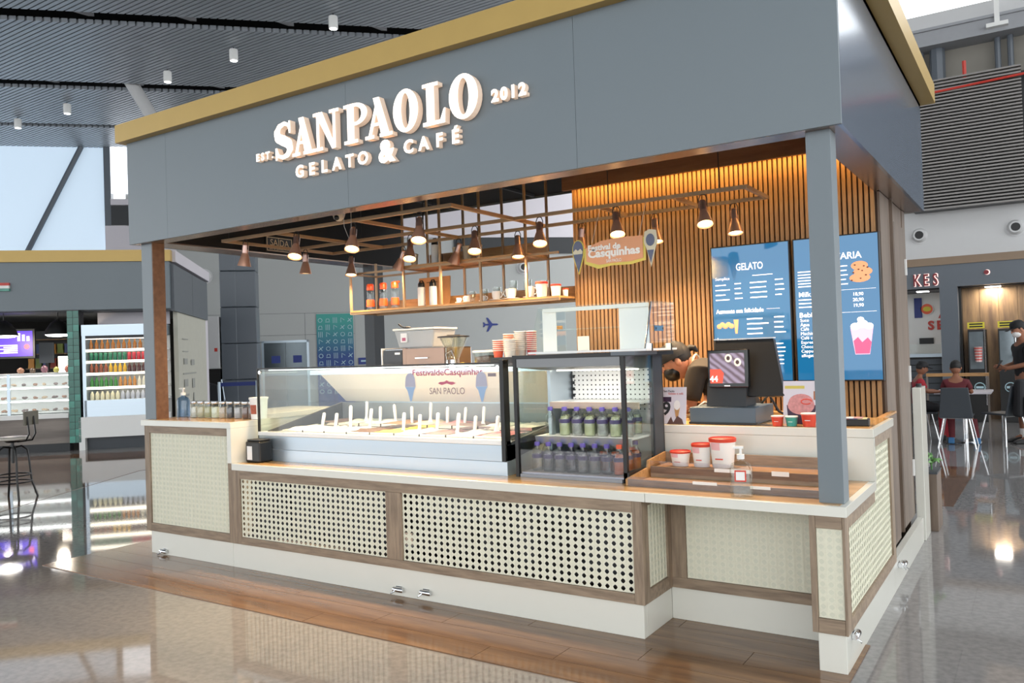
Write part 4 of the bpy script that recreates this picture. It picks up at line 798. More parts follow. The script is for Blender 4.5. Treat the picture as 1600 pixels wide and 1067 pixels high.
# ================================================================== HANGING SHELF
SY0, SY1 = 1.65, 2.0; SZ = 1.94; UZ = 2.305
hs = thing('hanging_shelf', 'two-tier hanging shelf of copper bars and wooden boards', 'shelf')
px_ = [0.70, 1.345, 1.76, 2.18, 2.63]
def sbar(x0, x1, y0, y1, z0, z1, n='bar'): box(n, 'copper_tube', x0, x1, y0, y1, z0, z1, hs)
for i, x in enumerate(px_):
    top = 2.42 if i == 0 else 3.08
    for y in (SY0, SY1): sbar(x - 0.009, x + 0.009, y - 0.009, y + 0.009, SZ - 0.02, top, 'upright')
    sbar(x - 0.007, x + 0.007, SY0, SY1, UZ - 0.02, UZ - 0.005); sbar(x - 0.007, x + 0.007, SY0, SY1, SZ - 0.02, SZ - 0.006)
for y in (SY0, SY1):
    sbar(0.70, 2.93, y - 0.008, y + 0.008, UZ - 0.022, UZ - 0.004); sbar(0.70, 2.93, y - 0.008, y + 0.008, SZ - 0.024, SZ - 0.004)
box('board', 'shelf_wood', 0.70, 2.93, SY0 - 0.012, SY1 + 0.012, SZ - 0.003, SZ + 0.012, hs); box('board', 'shelf_wood', 1.345, 2.63, SY0 - 0.012, SY1 + 0.012, UZ - 0.003, UZ + 0.012, hs)
box('back_rail', 'shelf_wood', 0.72, 2.93, SY1 + 0.01, SY1 + 0.025, SZ + 0.013, SZ + 0.11, hs); box('back_rail', 'shelf_wood', 1.36, 2.63, SY1 + 0.01, SY1 + 0.025, UZ + 0.013, UZ + 0.14, hs)
S1, S2 = SZ + 0.012, UZ + 0.012
mat('bottle_orange', '#d94f22', 0.35)
wbm = [MB().lathe([(0.034, 0), (0.036, 0.01), (0.036, 0.045), (0.030, 0.09), (0.033, 0.12), (0.033, 0.17), (0.028, 0.19)], n=16).mesh('body', 50), MB().lathe([(0.0375, 0.035), (0.039, 0.05), (0.0375, 0.065), (0.0385, 0.08), (0.036, 0.1)], n=16).mesh('grip_band', 60), MB().lathe([(0.033, 0.188), (0.034, 0.2), (0.034, 0.235), (0.028, 0.245)], n=16).mesh('cap', 50)]
for i, (x, lab) in enumerate([(0.86, 'orange-capped water bottle nearest the open end of the shelf'), (1.02, 'orange-capped water bottle in the middle of three'), (1.16, 'orange-capped water bottle with a tilted spout by the second upright')]):
    t = thing('water_bottle', lab, 'bottle', (x, 1.74, S1), group='orange-capped water bottles on the shelf')
    link(wbm[0], 'body', 'clear_plastic', t); link(wbm[1], 'grip_band', 'bottle_orange', t); link(wbm[2], 'cap', 'bottle_orange', t)
    if i == 2: MB().box(0.0, 0.055, -0.01, 0.01, 0.235, 0.25).build('spout', 'bottle_orange', t)
th = [MB().lathe([(0.032, 0), (0.034, 0.008), (0.034, 0.165), (0.028, 0.175)], n=18).mesh('flask', 50), MB().lathe([(0.030, 0.172), (0.030, 0.2), (0.022, 0.215)], n=16).mesh('cap', 50), MB().tube([(-0.02, 0, 0.205), (-0.012, 0, 0.228), (0.014, 0, 0.228), (0.03, 0, 0.205)], 0.006, 6).mesh('loop', 50)]
for x, y, z, lab in [(1.47, 1.74, S1, 'white flask with black lid before the kraft menu board'), (1.60, 1.74, S1, 'white flask with black lid beside the middle upright of the lower tier'), (1.62, 1.76, S2, 'white flask with black lid standing on the upper tier')]:
    t = thing('thermos_flask', lab, 'flask', (x, y, z), group='white flasks with black lids')
    link(th[0], 'flask', 'white', t); link(th[1], 'cap', 'black', t); link(th[2], 'loop', 'black', t)
kb = thing('kraft_board', 'upright kraft menu board leaning behind two white flasks', 'board', (1.44, 1.95, S1), rot=(-0.06, 0, 0)); box('sheet', 'kraft', -0.18, 0.18, 0, 0.012, 0, 0.28, kb); bars(kb, -0.09, 0.09, 0.235, 0.235, 1, mat('kraft_ink', '#7a5530', 0.7), -0.0015, h=0.008); box('foot', 'kraft', -0.06, 0.06, 0.012, 0.03, 0, 0.1, kb)
def cup_mesh(r, h): return MB().lathe([(r * 0.62, 0), (r * 0.9, h * 0.35), (r, h), (r * 0.93, h), (r * 0.8, h * 0.4), (1e-6, h * 0.12)], n=16).mesh('bowl', 60)
def cup(x, y, z, r, h, lab, cup_m='white_gloss', ang=0.0, saucer=True):
    t = thing('coffee_cup', lab, 'cup', (x, y, z), ang, 'white coffee cups on the lower shelf board')
    if saucer: MB().lathe([(r * 0.7, 0), (r * 1.55, 0.012), (r * 1.55, 0.015), (r * 0.7, 0.006)], n=18).build('saucer', 'white_gloss', t, smooth=50)
    z0 = 0.008 if saucer else 0
    link(cup_mesh(r, h), 'bowl', cup_m, t, loc=(0, 0, z0))
    MB().tube([(r * 0.9, 0, z0 + h * 0.85), (r * 1.35, 0, z0 + h * 0.85), (r * 1.5, 0, z0 + h * 0.55), (r * 1.2, 0, z0 + h * 0.3), (r * 0.8, 0, z0 + h * 0.3)], 0.005, 6).build('handle', cup_m, t, smooth=60)
cup(1.87, 1.75, S1, 0.02, 0.045, 'tiny white espresso cup on the lower shelf'); cup(1.965, 1.75, S1, 0.03, 0.055, 'small white cup on a saucer with glass cups behind', ang=PI); cup(2.13, 1.75, S1, 0.026, 0.045, 'low white cup beside the fourth shelf upright', ang=0.3)
cup(2.265, 1.75, S1, 0.04, 0.075, 'medium white cup with its handle towards the slat wall'); cup(2.41, 1.75, S1, 0.048, 0.085, 'round white teapot-like cup with handle turned to the open end', ang=PI); cup(2.60, 1.75, S1, 0.042, 0.09, 'tall white cup beside the last upright')
for x, h, lab in [(1.93, 0.11, 'clear glass mug behind the small white cups'), (2.06, 0.12, 'clear glass beside the fourth upright'), (2.19, 0.13, 'clear glass between two white cups'), (2.36, 0.17, 'tall stemmed glass behind the round white cup'), (2.50, 0.17, 'tall stemmed glass left of the tall white cup'), (2.66, 0.15, 'tall glass behind the largest paper tub')]:
    t = thing('drinking_glass', lab, 'glass', (x, 1.87, S1), group='clear glasses at the back of the shelf'); MB().lathe([(0.028, 0), (0.028, 0.006), (0.02, 0.02), (0.034, h * 0.6), (0.036, h), (0.034, h), (0.03, h * 0.6), (1e-6, 0.03)], n=14).build('bowl', 'jar', t, smooth=60)
mat('tub_red', '#cf4531', 0.4); mat('tub_pattern', '#e7b6bb', 0.5)
def tub(x, y, z, r, h, lab, group, ang=0.0, pat=True, body='white', lid='tub_red'):
    t = thing('ice_cream_tub', lab, 'tub', (x, y, z), ang, group)
    MB().lathe([(r * 0.78, 0), (r * 0.8, 0.004), (r * 0.98, h * 0.9)], n=22).build('body', body, t, smooth=50)
    MB().lathe([(r * 1.03, h * 0.88), (r * 1.05, h * 0.9), (r * 1.05, h), (r * 0.98, h + 0.003), (r * 0.96, h - 0.004)], n=22).build('lid', lid, t, smooth=40)
    if pat:
        vs = []; fs = []; n = 8
        for k in range(n + 1):
            a = -PI * 0.75 + k * 0.11
            for f in (0.62, 0.86): vs.append((r * (0.78 + 0.2 * f / 0.9 + 0.012) * math.cos(a), r * (0.78 + 0.2 * f / 0.9 + 0.012) * math.sin(a), h * f))
        for k in range(n): fs.append((2 * k, 2 * k + 2, 2 * k + 3, 2 * k + 1))
        MB().add(vs, fs).build('label_patch', 'tub_pattern', t)
        MB().box(-r * 0.3, r * 0.3, -r * 0.94, -r * 0.90, h * 0.30, h * 0.34).build('lettering', 'tub_red', t)
G = 'red-lidded paper tubs on the hanging shelf'
tub(2.715, 1.74, S1, 0.05, 0.125, 'largest red-lidded paper tub on the hanging shelf', G, pat=False); tub(2.835, 1.76, S1, 0.042, 0.098, 'middle red-lidded paper tub on the hanging shelf', G, pat=False); tub(2.905, 1.79, S1, 0.024, 0.06, 'smallest red-lidded paper tub against the slat wall edge', G, pat=False)
mat('kraft_cup', '#d9c6a6', 0.6)
def kcup(x, y, z, r, h, lab): 
    t = thing('kraft_cup', lab, 'cup', (x, y, z), 0, 'kraft cups on the upper tier'); MB().lathe([(r * 0.75, 0), (r, h * 0.92), (r * 1.05, h * 0.93), (r * 1.05, h * 0.97), (r * 0.9, h)], n=16).build('body', 'kraft_cup', t, smooth=50); MB().lathe([(r * 0.88, h * 1.0), (r * 0.8, h * 1.02)], n=16).build('lid', 'kraft_cup', t)
kcup(1.40, 1.74, S2, 0.036, 0.11, 'kraft cup next to the upper flask'); kcup(1.84, 1.78, S2, 0.034, 0.13, 'kraft cup behind the tipped dark lamp'); kcup(1.96, 1.78, S2, 0.042, 0.13, 'wide kraft cup in the middle of three'); kcup(2.08, 1.78, S2, 0.03, 0.13, 'narrow kraft cup beside the fourth upright')
t = thing('picture_block', 'small dark block behind the upper flask', 'block', (1.53, 1.9, S2)); box('face', 'dark', -0.05, 0.05, 0, 0.02, 0, 0.11, t); box('foot', 'dark', -0.02, 0.02, 0.02, 0.06, 0, 0.05, t)

# signs inside the kiosk
ex = thing('exit_sign', 'black exit sign with outlined lettering on the kiosk beam', 'sign', (0.101, 1.33, 2.60), PI / 2)
box('plate', 'black', -0.16, 0.16, -0.012, 0.0, -0.07, 0.07, ex); MB().box(-0.15, 0.15, -0.014, -0.0121, 0.058, 0.064).box(-0.15, 0.15, -0.014, -0.0121, -0.064, -0.058).box(-0.15, -0.144, -0.014, -0.0121, -0.058, 0.058).box(0.144, 0.15, -0.014, -0.0121, -0.058, 0.058).build('border', 'kraft_cup', ex)
text('lettering', 'SAÍDA', 'kraft_cup', ex, (0, -0.014, 0.012), size=0.085, width=0.22); text('lettering', 'DE EMERGÊNCIA', 'kraft_cup', ex, (0, -0.014, -0.04), size=0.03, width=0.24)
dc = thing('dome_camera', 'small beige dome security camera under the front beam', 'camera', (1.93, 0.28, 2.565)); MB().lathe([(0.045, 0), (0.045, -0.03), (0.035, -0.06), (0.015, -0.075), (1e-6, -0.078)], n=16).build('housing', mat('cam_beige', '#c9b8a4', 0.5), dc, smooth=50); MB().ball((0.008, -0.028, -0.055), 0.02).build('lens', 'black', dc, smooth=60); MB().tube([(0, 0, 0), (0, -0.03, 0.5)], 0.006, 5).build('cable', 'dark', dc)
wc = thing('hanging_cable', 'thin white cable looping beside a glowing lamp', 'cable'); MB().tube([(2.0, 0.25, 2.62), (1.96, 0.3, 2.45), (1.93, 0.4, 2.33), (1.97, 0.36, 2.44), (2.03, 0.3, 2.6)], 0.0018, 5).build('wire', 'wall_grey', wc)
fs_ = thing('festival_sign', 'hanging orange and yellow ice cream festival sign with two paper cones', 'sign', (0, 1.0, 0))
mat('sign_orange', '#d99a72', 0.5); mat('sign_yellow', '#cfc05a', 0.5); mat('cone_blue', '#59607a', 0.5); mat('cone_cream', '#cfc8b0', 0.5)
MB().prism([(3.50, 2.20), (3.62, 2.235), (3.80, 2.245), (3.945, 2.24), (3.945, 2.09), (3.84, 2.07), (3.70, 2.075), (3.60, 2.06), (3.50, 2.10)], 'y', 0, 0.006).build('border', 'sign_yellow', fs_); MB().prism([(3.515, 2.205), (3.63, 2.245), (3.80, 2.255), (3.93, 2.25), (3.93, 2.105), (3.84, 2.09), (3.70, 2.09), (3.61, 2.085), (3.515, 2.115)], 'y', -0.004, 0.0).build('panel', 'sign_orange', fs_)
text('lettering', 'Festival de', 'paper', fs_, (3.53, -0.006, 2.20), size=0.052, off=0.002, align='LEFT', width=0.24); text('lettering', 'Casquinhas', 'paper', fs_, (3.72, -0.006, 2.16), size=0.072, off=0.003, width=0.38); text('lettering', 'SAN PAOLO', 'paper', fs_, (3.72, -0.006, 2.105), size=0.03, width=0.11)
MB().prism([(3.70, 2.127), (3.72, 2.134), (3.74, 2.127), (3.72, 2.13)], 'y', -0.006, -0.005).build('emblem', 'paper', fs_)
MB().prism(ell(3.455, 2.20, 0.038, 0.06, 14, 0, PI) + [(3.42, 2.16), (3.455, 2.045), (3.49, 2.16)][0:3], 'y', -0.008, -0.004).build('cone', 'cone_blue', fs_); MB().prism([(3.418, 2.185), (3.44, 2.205), (3.455, 2.192), (3.475, 2.205), (3.492, 2.185), (3.488, 2.17), (3.422, 2.17)], 'y', -0.011, -0.0085).build('cone', 'cone_cream', fs_)
MB().prism(ell(3.455, 2.20, 0.046, 0.068, 14, 0, PI) + [(3.412, 2.155), (3.455, 2.03), (3.498, 2.155)], 'y', -0.003, 0.001).build('cone_edge', 'sign_yellow', fs_)
MB().prism([(3.945, 2.27), (3.98, 2.285), (4.025, 2.275), (4.035, 2.20), (4.02, 2.165), (3.985, 2.04), (3.955, 2.165), (3.94, 2.20)], 'y', -0.008, -0.004).build('cone', 'cone_cream', fs_); MB().prism(ell(3.985, 2.215, 0.03, 0.04, 16), 'y', -0.011, -0.0085).build('cone', 'cone_blue', fs_); MB().prism([(3.962, 2.15), (4.008, 2.15), (3.985, 2.065)], 'y', -0.011, -0.0085).build('cone', 'cone_blue', fs_)
for x in (3.56, 3.9): MB().tube([(x, 0.002, 2.24), (x + 0.0, 0.14, 2.49)], 0.0015, 4).build('cord', 'white', fs_)

# ================================================================== GELATO CASE
GX0, GX1, GY0 = 1.10, 3.345, 0.205
mat('lip_grey', '#8c8f92', 0.3, 0.4)
gc = thing('gelato_case', 'long stainless gelato display case with sloping glass', 'display case')
MB().prism([(GY0, ZC + 0.002), (GY0, 0.855), (GY0 + 0.003, 0.858), (GY0 + 0.001, 0.92), (GY0, 0.955), (1.12, 0.955), (1.12, ZC + 0.002)], 'x', GX0, GX1).build('body', 'steel', gc)
box('front_lip', 'white_gloss', GX0, GX1, GY0 - 0.004, 0.26, 0.956, 0.985, gc, 0.004)
MB().hexa([(GX0 + .06, 0.262, 0.957), (GX1 - .03, 0.262, 0.957), (GX1 - .03, 1.02, 0.957), (GX0 + .06, 1.02, 0.957)], [(GX0 + .06, 0.262, 0.962), (GX1 - .03, 0.262, 0.962), (GX1 - .03, 1.02, 0.964), (GX0 + .06, 1.02, 0.964)]).build('deck', 'lip_grey', gc)
box('riser', 'lip_grey', GX0 + 0.1, GX1 - 0.04, 0.655, 1.01, 0.9645, 0.9885, gc)
box('front_glass', 'pane', GX0 + 0.008, GX1 - 0.03, 0.212, 0.218, 0.986, 1.452, gc); box('side_glass', 'pane_side', GX0 + 0.012, GX0 + 0.018, 0.225, 1.03, 0.986, 1.447, gc)
MB().prism([(0.225, 0.99), (1.02, 1.02), (1.02, 1.16), (0.72, 1.40), (0.225, 1.447)], 'x', GX1 - 0.036, GX1 - 0.03).build('side_glass', 'pane_side', gc)
MB().prism([(1.035, 1.01), (1.035, 1.15), (1.02, 1.15), (1.02, 1.01)], 'x', GX0 + .05, GX1 - .03).build('back_lip', 'lip_grey', gc)
MB().prism([(1.02, 1.16), (1.03, 1.165), (0.73, 1.425), (0.72, 1.41)], 'x', GX0 + 0.12, GX1 - 0.03).build('rear_flap', mat('flap_white', '#e8e4de', 0.25, 0, 0.02), gc)
MB().prism([(0.985, 1.01), (1.02, 1.012), (1.02, 1.15), (0.25, 0.99), (0.25, 0.975)], 'x', GX0 + 0.055, GX0 + 0.075).build('deck_rim', 'charcoal', gc)
box('top_rail', 'black', GX0, GX1, 0.205, 0.225, 1.452, 1.462, gc); box('top_glass', 'pane', GX0 + 0.01, GX1 - 0.01, 0.226, 0.72, 1.452, 1.458, gc); box('rear_top', 'steel', GX0 + 0.02, GX1, 0.722, 1.25, 1.39, 1.425, gc); box('rear_body', 'steel', GX0 + 0.3, GX1, 1.04, 1.25, 0.96, 1.389, gc)
MB().box(GX0 - 0.002, GX0 + 0.008, 0.205, 0.225, 0.9, 1.452).build('corner_post', 'black', gc); MB().hexa([(GX1 - 0.028, 0.19, 0.86), (GX1, 0.19, 0.86), (GX1, 0.25, 0.86), (GX1 - 0.028, 0.25, 0.86)], [(GX1 - 0.028, 0.19, 1.475), (GX1, 0.19, 1.475), (GX1, 0.25, 1.475), (GX1 - 0.028, 0.25, 1.475)]).build('corner_post', 'black', gc)
MB().prism([(0.25, 0.86), (1.1, 1.0), (1.1, 1.08), (0.25, 0.97)], 'x', GX1 - 0.02, GX1).build('side_rim', 'charcoal', gc)
for x in (GX0 + 0.03, GX1 - 0.05): MB().lathe([(0.014, -0.006), (0.014, 0.0)], (x, 0.21, 1.43), 12, 'y').build('glass_stud', 'chrome', gc)
box('light_tube', 'case_tube', GX0 + 0.1, GX1 - 0.1, 0.235, 0.243, 1.441, 1.448, gc); box('light_tube', 'case_tube', GX0 + 0.15, GX1 - 0.1, 0.70, 0.715, 1.41, 1.42, gc)
_l = bpy.data.lights.new('case_light', 'AREA'); _l.shape = 'RECTANGLE'; _l.size = 2.0; _l.size_y = 0.05; _l.energy = 4.5; _l.color = (1, 0.97, 0.92)
_o = bpy.data.objects.new('case_light', _l); C.objects.link(_o); _o.parent = gc; _o.location = (2.22, 0.27, 1.435); _o.rotation_euler = (0.55, 0, 0)
# print on the glass
mat('print_pink', '#b8607a', 0.5); mat('print_blue', '#9db8d8', 0.5)
dcl = thing('glass_sticker', 'festival sticker with cones and moustache logo on the case glass', 'sticker', (0, 0.2095, 0))
text('lettering', 'FestivaldeCasquinhas', 'print_pink', dcl, (2.90, 0, 1.405), size=0.058, off=0.001, width=0.56); text('lettering', 'SAN PAOLO', mat('print_grey', '#8a8088', 0.5), dcl, (2.90, 0, 1.285), size=0.06, width=0.28)
MB().prism([(2.83, 1.335), (2.85, 1.345), (2.88, 1.345), (2.90, 1.355), (2.92, 1.345), (2.95, 1.345), (2.97, 1.335), (2.94, 1.325), (2.90, 1.335), (2.86, 1.325)], 'y', -0.001, 0).build('moustache', 'print_pink', dcl)
for x in (2.60, 3.17):
    MB().prism(ell(x, 1.36, 0.04, 0.045, 12, 0, PI) + [(x - 0.045, 1.315), (x + 0.045, 1.315)], 'y', -0.001, 0).build('scoop', mat('print_lilac', '#b3b3c4', 0.5), dcl); MB().prism([(x - 0.045, 1.314), (x + 0.045, 1.314), (x + 0.03, 1.29), (x + 0.008, 1.22), (x - 0.004, 1.22), (x - 0.025, 1.29)], 'y', -0.001, 0).build('cone', 'print_blue', dcl)
box('lettering', 'print_grey', 3.22, 3.28, -0.001, 0, 1.375, 1.395, dcl)
# pans of gelato
flav = ['#f3efe6', '#efe6d6', '#f4f2ee', '#5a4238', '#e9c84a', '#f2ece2', '#6f5a64', '#f0e2d8', '#c87f88', '#7c6a66', '#dfe6d2', '#f3f0ea', '#b08a6a', '#ece0c4', '#d8a0a4', '#8a7a78', '#e8efe0', '#f1ede6']
fname = ['white', 'cream', 'milk white', 'dark chocolate', 'bright yellow', 'ivory', 'grey violet', 'pale peach', 'strawberry pink', 'mocha grey', 'pale green', 'snow white', 'caramel', 'custard', 'rose', 'cocoa grey', 'mint white', 'vanilla']
i = 0
for r_, (y0, y1) in enumerate(((0.30, 0.64), (0.66, 1.0))):
    for k in range(9):
        x0 = 1.26 + k * 0.222; z = 0.9655 + (0.0 if r_ == 0 else 0.0235)
        t = thing('gelato_pan', 'steel pan of %s gelato in the %s row of the case' % (fname[i], ('front', 'rear')[r_]), 'gelato pan', (x0, y0, z), group='gelato pans in the case')
        MB().box(0, 0.005, 0, 0.34, 0, 0.03).box(0.205, 0.21, 0, 0.34, 0, 0.03).box(0.005, 0.205, 0, 0.005, 0, 0.03).box(0.005, 0.205, 0.335, 0.34, 0, 0.03).box(0, 0.21, 0, 0.34, -0.004 if False else 0.0, 0.003).build('pan', 'chrome', t)
        vs = []; fs = []; n = 7; rn = random.Random(i)
        for a in range(n + 1):
            for b in range(n + 1):
                e = min(a, n - a, b, n - b); vs.append((0.006 + 0.198 * a / n, 0.006 + 0.328 * b / n, 0.012 + (0.012 + 0.022 * rn.random()) * (1 if e else 0)))
        for a in range(n):
            for b in range(n): fs.append((a * (n + 1) + b, (a + 1) * (n + 1) + b, (a + 1) * (n + 1) + b + 1, a * (n + 1) + b + 1))
        MB().add(vs, fs).build('gelato', mat('gelato_%d' % i, flav[i], 0.55), t, smooth=80); i += 1
sp = [(1.518, 0.45, 0.992, 1.532, 1.112), (1.66, 0.45, 0.995, 1.662, 1.111), (1.815, 0.45, 0.998, 1.806, 1.168), (1.647, 0.8, 1.036, 1.641, 1.175), (2.004, 0.45, 1.003, 2.01, 1.147), (1.787, 0.8, 1.001, 1.779, 1.136), (1.949, 0.8, 1.016, 1.919, 1.152), (2.32, 0.45, 0.993, 2.317, 1.122), (2.106, 0.8, 1.001, 2.093, 1.139), (2.464, 0.45, 0.997, 2.461, 1.112), (2.283, 0.8, 1.034, 2.278, 1.17), (2.617, 0.45, 0.995, 2.618, 1.125), (2.437, 0.8, 1.002, 2.433, 1.139), (2.789, 0.45, 0.994, 2.794, 1.126), (2.593, 0.8, 1.006, 2.598, 1.137), (2.931, 0.45, 0.998, 2.933, 1.108), (2.757, 0.8, 1.02, 2.758, 1.144), (3.108, 0.45, 1.028, 3.111, 1.111)]
fr_n = re_n = 0; ordn = ['first', 'second', 'third', 'fourth', 'fifth', 'sixth', 'seventh', 'eighth', 'ninth', 'tenth']
for x0, y, z0, x1, z1 in sp:
    row = 'front' if y < 0.6 else 'rear'
    if row == 'front': n_ = fr_n; fr_n += 1
    else: n_ = re_n; re_n += 1
    t = thing('gelato_spatula', 'white gelato spatula, %s in the %s row from the tall counter end' % (ordn[n_], row), 'spatula', (x0, y, z0 - 0.01), group='white spatulas standing in the gelato')
    d = Vector((x1 - x0, 0.02, z1 - z0 + 0.01)); zr = 0.0
    MB().tube([d * 0.0, d * 0.35, d * 0.7, d * 0.95, d], [0.010, 0.011, 0.013, 0.012, 0.006], 8).build('handle', 'white', t, smooth=60); MB().hexa([(-0.022, -0.003, -0.006), (0.022, -0.003, -0.006), (0.022, 0.003, -0.006), (-0.022, 0.003, -0.006)], [(-0.012, -0.003, 0.03), (0.012, -0.003, 0.03), (0.012, 0.003, 0.03), (-0.012, 0.003, 0.03)]).build('blade', 'white', t)

# ------------------------------------------------ things on the case
RT = 1.4255
em = thing('coffee_machine', 'copper and black glass coffee machine behind the gelato case', 'coffee machine', (1.83, 0.80, RT))
box('front', mat('copper_panel', '#8d786d', 0.35, 0.4), 0.24, 0.60, 0.0, 0.02, 0, 0.145, em); MB().box(0.0, 0.60, 0.02, 0.34, 0, 0.15).build('body', 'chrome', em, bevel=0.008); box('side_frame', 'white', -0.01, 0.0, 0.0, 0.3, 0, 0.155, em); box('window', 'black_gloss', 0.01, 0.20, 0.0, 0.02, 0.005, 0.14, em); box('light_bar', mat('copper_panel', '#a5846f'), 0.205, 0.239, 0.0, 0.02, 0, 0.15, em); box('badge', 'white', 0.13, 0.18, -0.003, 0.0, 0.105, 0.12, em); box('tray_handle', 'chrome', 0.34, 0.46, -0.02, -0.004, 0.07, 0.078, em)
pb = thing('plastic_crate', 'milky plastic storage box with lid on the coffee machine', 'box', (1.885, 0.88, RT + 0.152))
MB().hexa([(0.03, 0.02, 0), (0.36, 0.02, 0), (0.36, 0.26, 0), (0.03, 0.26, 0)], [(0, 0, 0.135), (0.39, 0, 0.135), (0.39, 0.28, 0.135), (0, 0.28, 0.135)]).build('body', 'frosted_box', pb, bevel=0.01) if False else MB().hexa([(0.03, 0.02, 0), (0.36, 0.02, 0), (0.36, 0.26, 0), (0.03, 0.26, 0)], [(0, 0, 0.135), (0.39, 0, 0.135), (0.39, 0.28, 0.135), (0, 0.28, 0.135)]).build('body', mat('milky', '#c3c6c8', 0.3, 0, 0.05, 6, alpha=0.75), pb, bevel=0.012)
box('lid', 'white', -0.008, 0.398, -0.008, 0.288, 0.136, 0.15, pb, 0.004); box('label', 'paper', 0.07, 0.13, -0.004, 0.008, 0.045, 0.115, pb); box('label_print', 'print_pink', 0.085, 0.12, -0.0055, -0.0045, 0.055, 0.08, pb)
t = thing('scoop_spoon', 'dark spoon lying in the lid corner of the plastic storage box', 'spoon', (1.945, 0.88, RT + 0.303)); MB().tube([(0.06, 0, 0.0), (0.02, 0, 0.015), (-0.01, 0, 0.035)], 0.006, 6).build('handle', 'dark', t); MB().ball((0.08, 0, 0.006), 0.03, 0.02, 0.008).build('bowl', 'dark', t)
gr = thing('coffee_grinder', 'clear conical grinder hopper with black lid beside the coffee machine', 'grinder', (2.475, 0.86, RT))
MB().lathe([(0.03, 0.03), (0.035, 0.06), (0.105, 0.215), (0.108, 0.22), (0.10, 0.215), (0.03, 0.07)], n=22).build('hopper', 'jar', gr, smooth=50); MB().lathe([(0.118, 0.216), (0.118, 0.226), (0.05, 0.232), (0.05, 0.236)], n=22).build('lid', 'black', gr, smooth=40); MB().lathe([(0.05, 0), (0.05, 0.02), (0.035, 0.03), (0.035, 0.055)], n=18).build('collar', 'chrome', gr, smooth=40)
MB().tube([(0.04, -0.04, 0.02), (0.045, -0.06, 0.08), (0.02, -0.06, 0.12), (-0.03, -0.06, 0.1), (-0.03, -0.045, 0.03)], 0.005, 6).build('clip', 'chrome', gr)
t = thing('yellow_dish', 'small yellow dish beside the grinder', 'dish', (2.60, 0.79, RT)); MB().lathe([(0.04, 0), (0.065, 0.018), (0.06, 0.022), (0.03, 0.01)], n=18).build('dish', 'white', t, smooth=50); MB().lathe([(0.055, 0.017), (0.03, 0.03), (1e-6, 0.033)], n=14).build('contents', 'yellow', t, smooth=50)
ct_ = thing('clear_tub', 'clear round tub half full of brown topping behind the case', 'tub', (2.78, 0.86, RT)); MB().lathe([(0.095, 0), (0.11, 0.10), (0.112, 0.10), (0.097, 0.0)], n=24).build('wall', 'clear_plastic', ct_, smooth=50); MB().lathe([(0.115, 0.1), (0.115, 0.112), (0.10, 0.114)], n=24).build('lid', 'white', ct_, smooth=40); MB().lathe([(0.09, 0.003), (0.098, 0.07), (1e-6, 0.08)], n=24).build('topping', mat('topping', '#6a4a38', 0.6), ct_, smooth=50)
# tray and cup stacks between case and fridge
tr = thing('black_tray', 'black perforated tray holding cup stacks beside the fridge', 'tray', (2.96, 0.62, 1.475)); box('plate', 'black', 0.0, 0.36, 0, 0.32, 0, 0.012, tr); MB().box(0.0, 0.36, 0, 0.008, -0.05, -0.001).build('skirt', 'black', tr); MB().box(0.30, 0.34, 0.12, 0.3, -0.048, -0.001).build('support', 'black', tr); MB().box(0.02, 0.05, 0.12, 0.3, -0.048, -0.001).build('support', 'black', tr)
def stack(x, y, n, c, lab, r=0.036):
    t = thing('cup_stack', lab, 'cup stack', (x, y, 1.4875), group='stacks of paper cups on the black tray')
    me = MB().lathe([(r * 0.8, 0), (r * 0.98, 0.045), (r * 0.9, 0.046)], n=16).mesh('cup', 50); rm = MB().lathe([(r * 1.0, 0.043), (r * 1.1, 0.0455), (r * 1.1, 0.0485), (r * 0.96, 0.05)], n=16).mesh('rim', 50)
    for k in range(n): cu = link(me, 'cup', c, t, loc=(0, 0, k * 0.0135)); link(rm, 'rim', 'cup_rim', cu)
mat('cup_coral', '#d9573c', 0.5); mat('cup_white', '#d8d0c6', 0.5); mat('cup_rim', '#f0e8de', 0.5)
stack(3.0, 0.66, 6, 'cup_coral', 'short stack of coral paper cups'); stack(3.095, 0.66, 6, 'cup_white', 'short stack of white paper cups in front', 0.042); stack(3.02, 0.76, 9, mat('cup_orange', '#e0703c', 0.5), 'tall stack of orange paper cups'); stack(3.11, 0.77, 10, 'cup_white', 'tall stack of white paper cups behind', 0.040); stack(3.185, 0.79, 10, mat('cup_red', '#c24444', 0.5), 'tall stack of red paper cups next to the glass display box', 0.034)

# ================================================================== COUNTER FRIDGE
QX0, QX1, QY0, QY1 = 3.40, 4.14, 0.215, 0.73
fg = thing('counter_fridge', 'open-front glass drinks fridge with black frame on the counter', 'fridge')
z0 = ZC + 0.002
MB().box(QX0 + 0.03, QX1 - 0.03, QY0 + 0.02, QY1, z0, 0.80).build('base', 'steel', fg); box('front_ledge', mat('ledge_grey', '#8a8d92', 0.25, 0.4), QX0 + 0.03, QX1 - 0.04, QY0, QY0 + 0.05, z0, 0.79, fg)
for x in (QX0, QX1 - 0.03): MB().box(x, x + 0.022, QY0, QY0 + 0.025, z0, 1.475).build('post', 'black', fg)
box('side_frame', 'charcoal', QX1 - 0.028, QX1, 0.60, QY1, z0, 1.475, fg); box('side_frame', 'black', QX1 - 0.03, QX1 + 0.002, QY0, 0.47, z0, 0.83, fg)
box('side_glass', 'pane_side', QX1 - 0.012, QX1 - 0.006, QY0 + 0.03, 0.60, 0.83, 1.475, fg); box('side_glass', 'pane_side', QX0 + 0.006, QX0 + 0.012, QY0 + 0.03, 0.60, z0, 1.475, fg)
box('side_panel', 'steel', QX0 + 0.10, QX0 + 0.12, 0.45, QY1, 0.80, 1.40, fg)
box('front_screen', 'acrylic', QX0 + 0.03, QX1 - 0.035, QY0 + 0.008, QY0 + 0.013, 0.79, 0.935, fg)
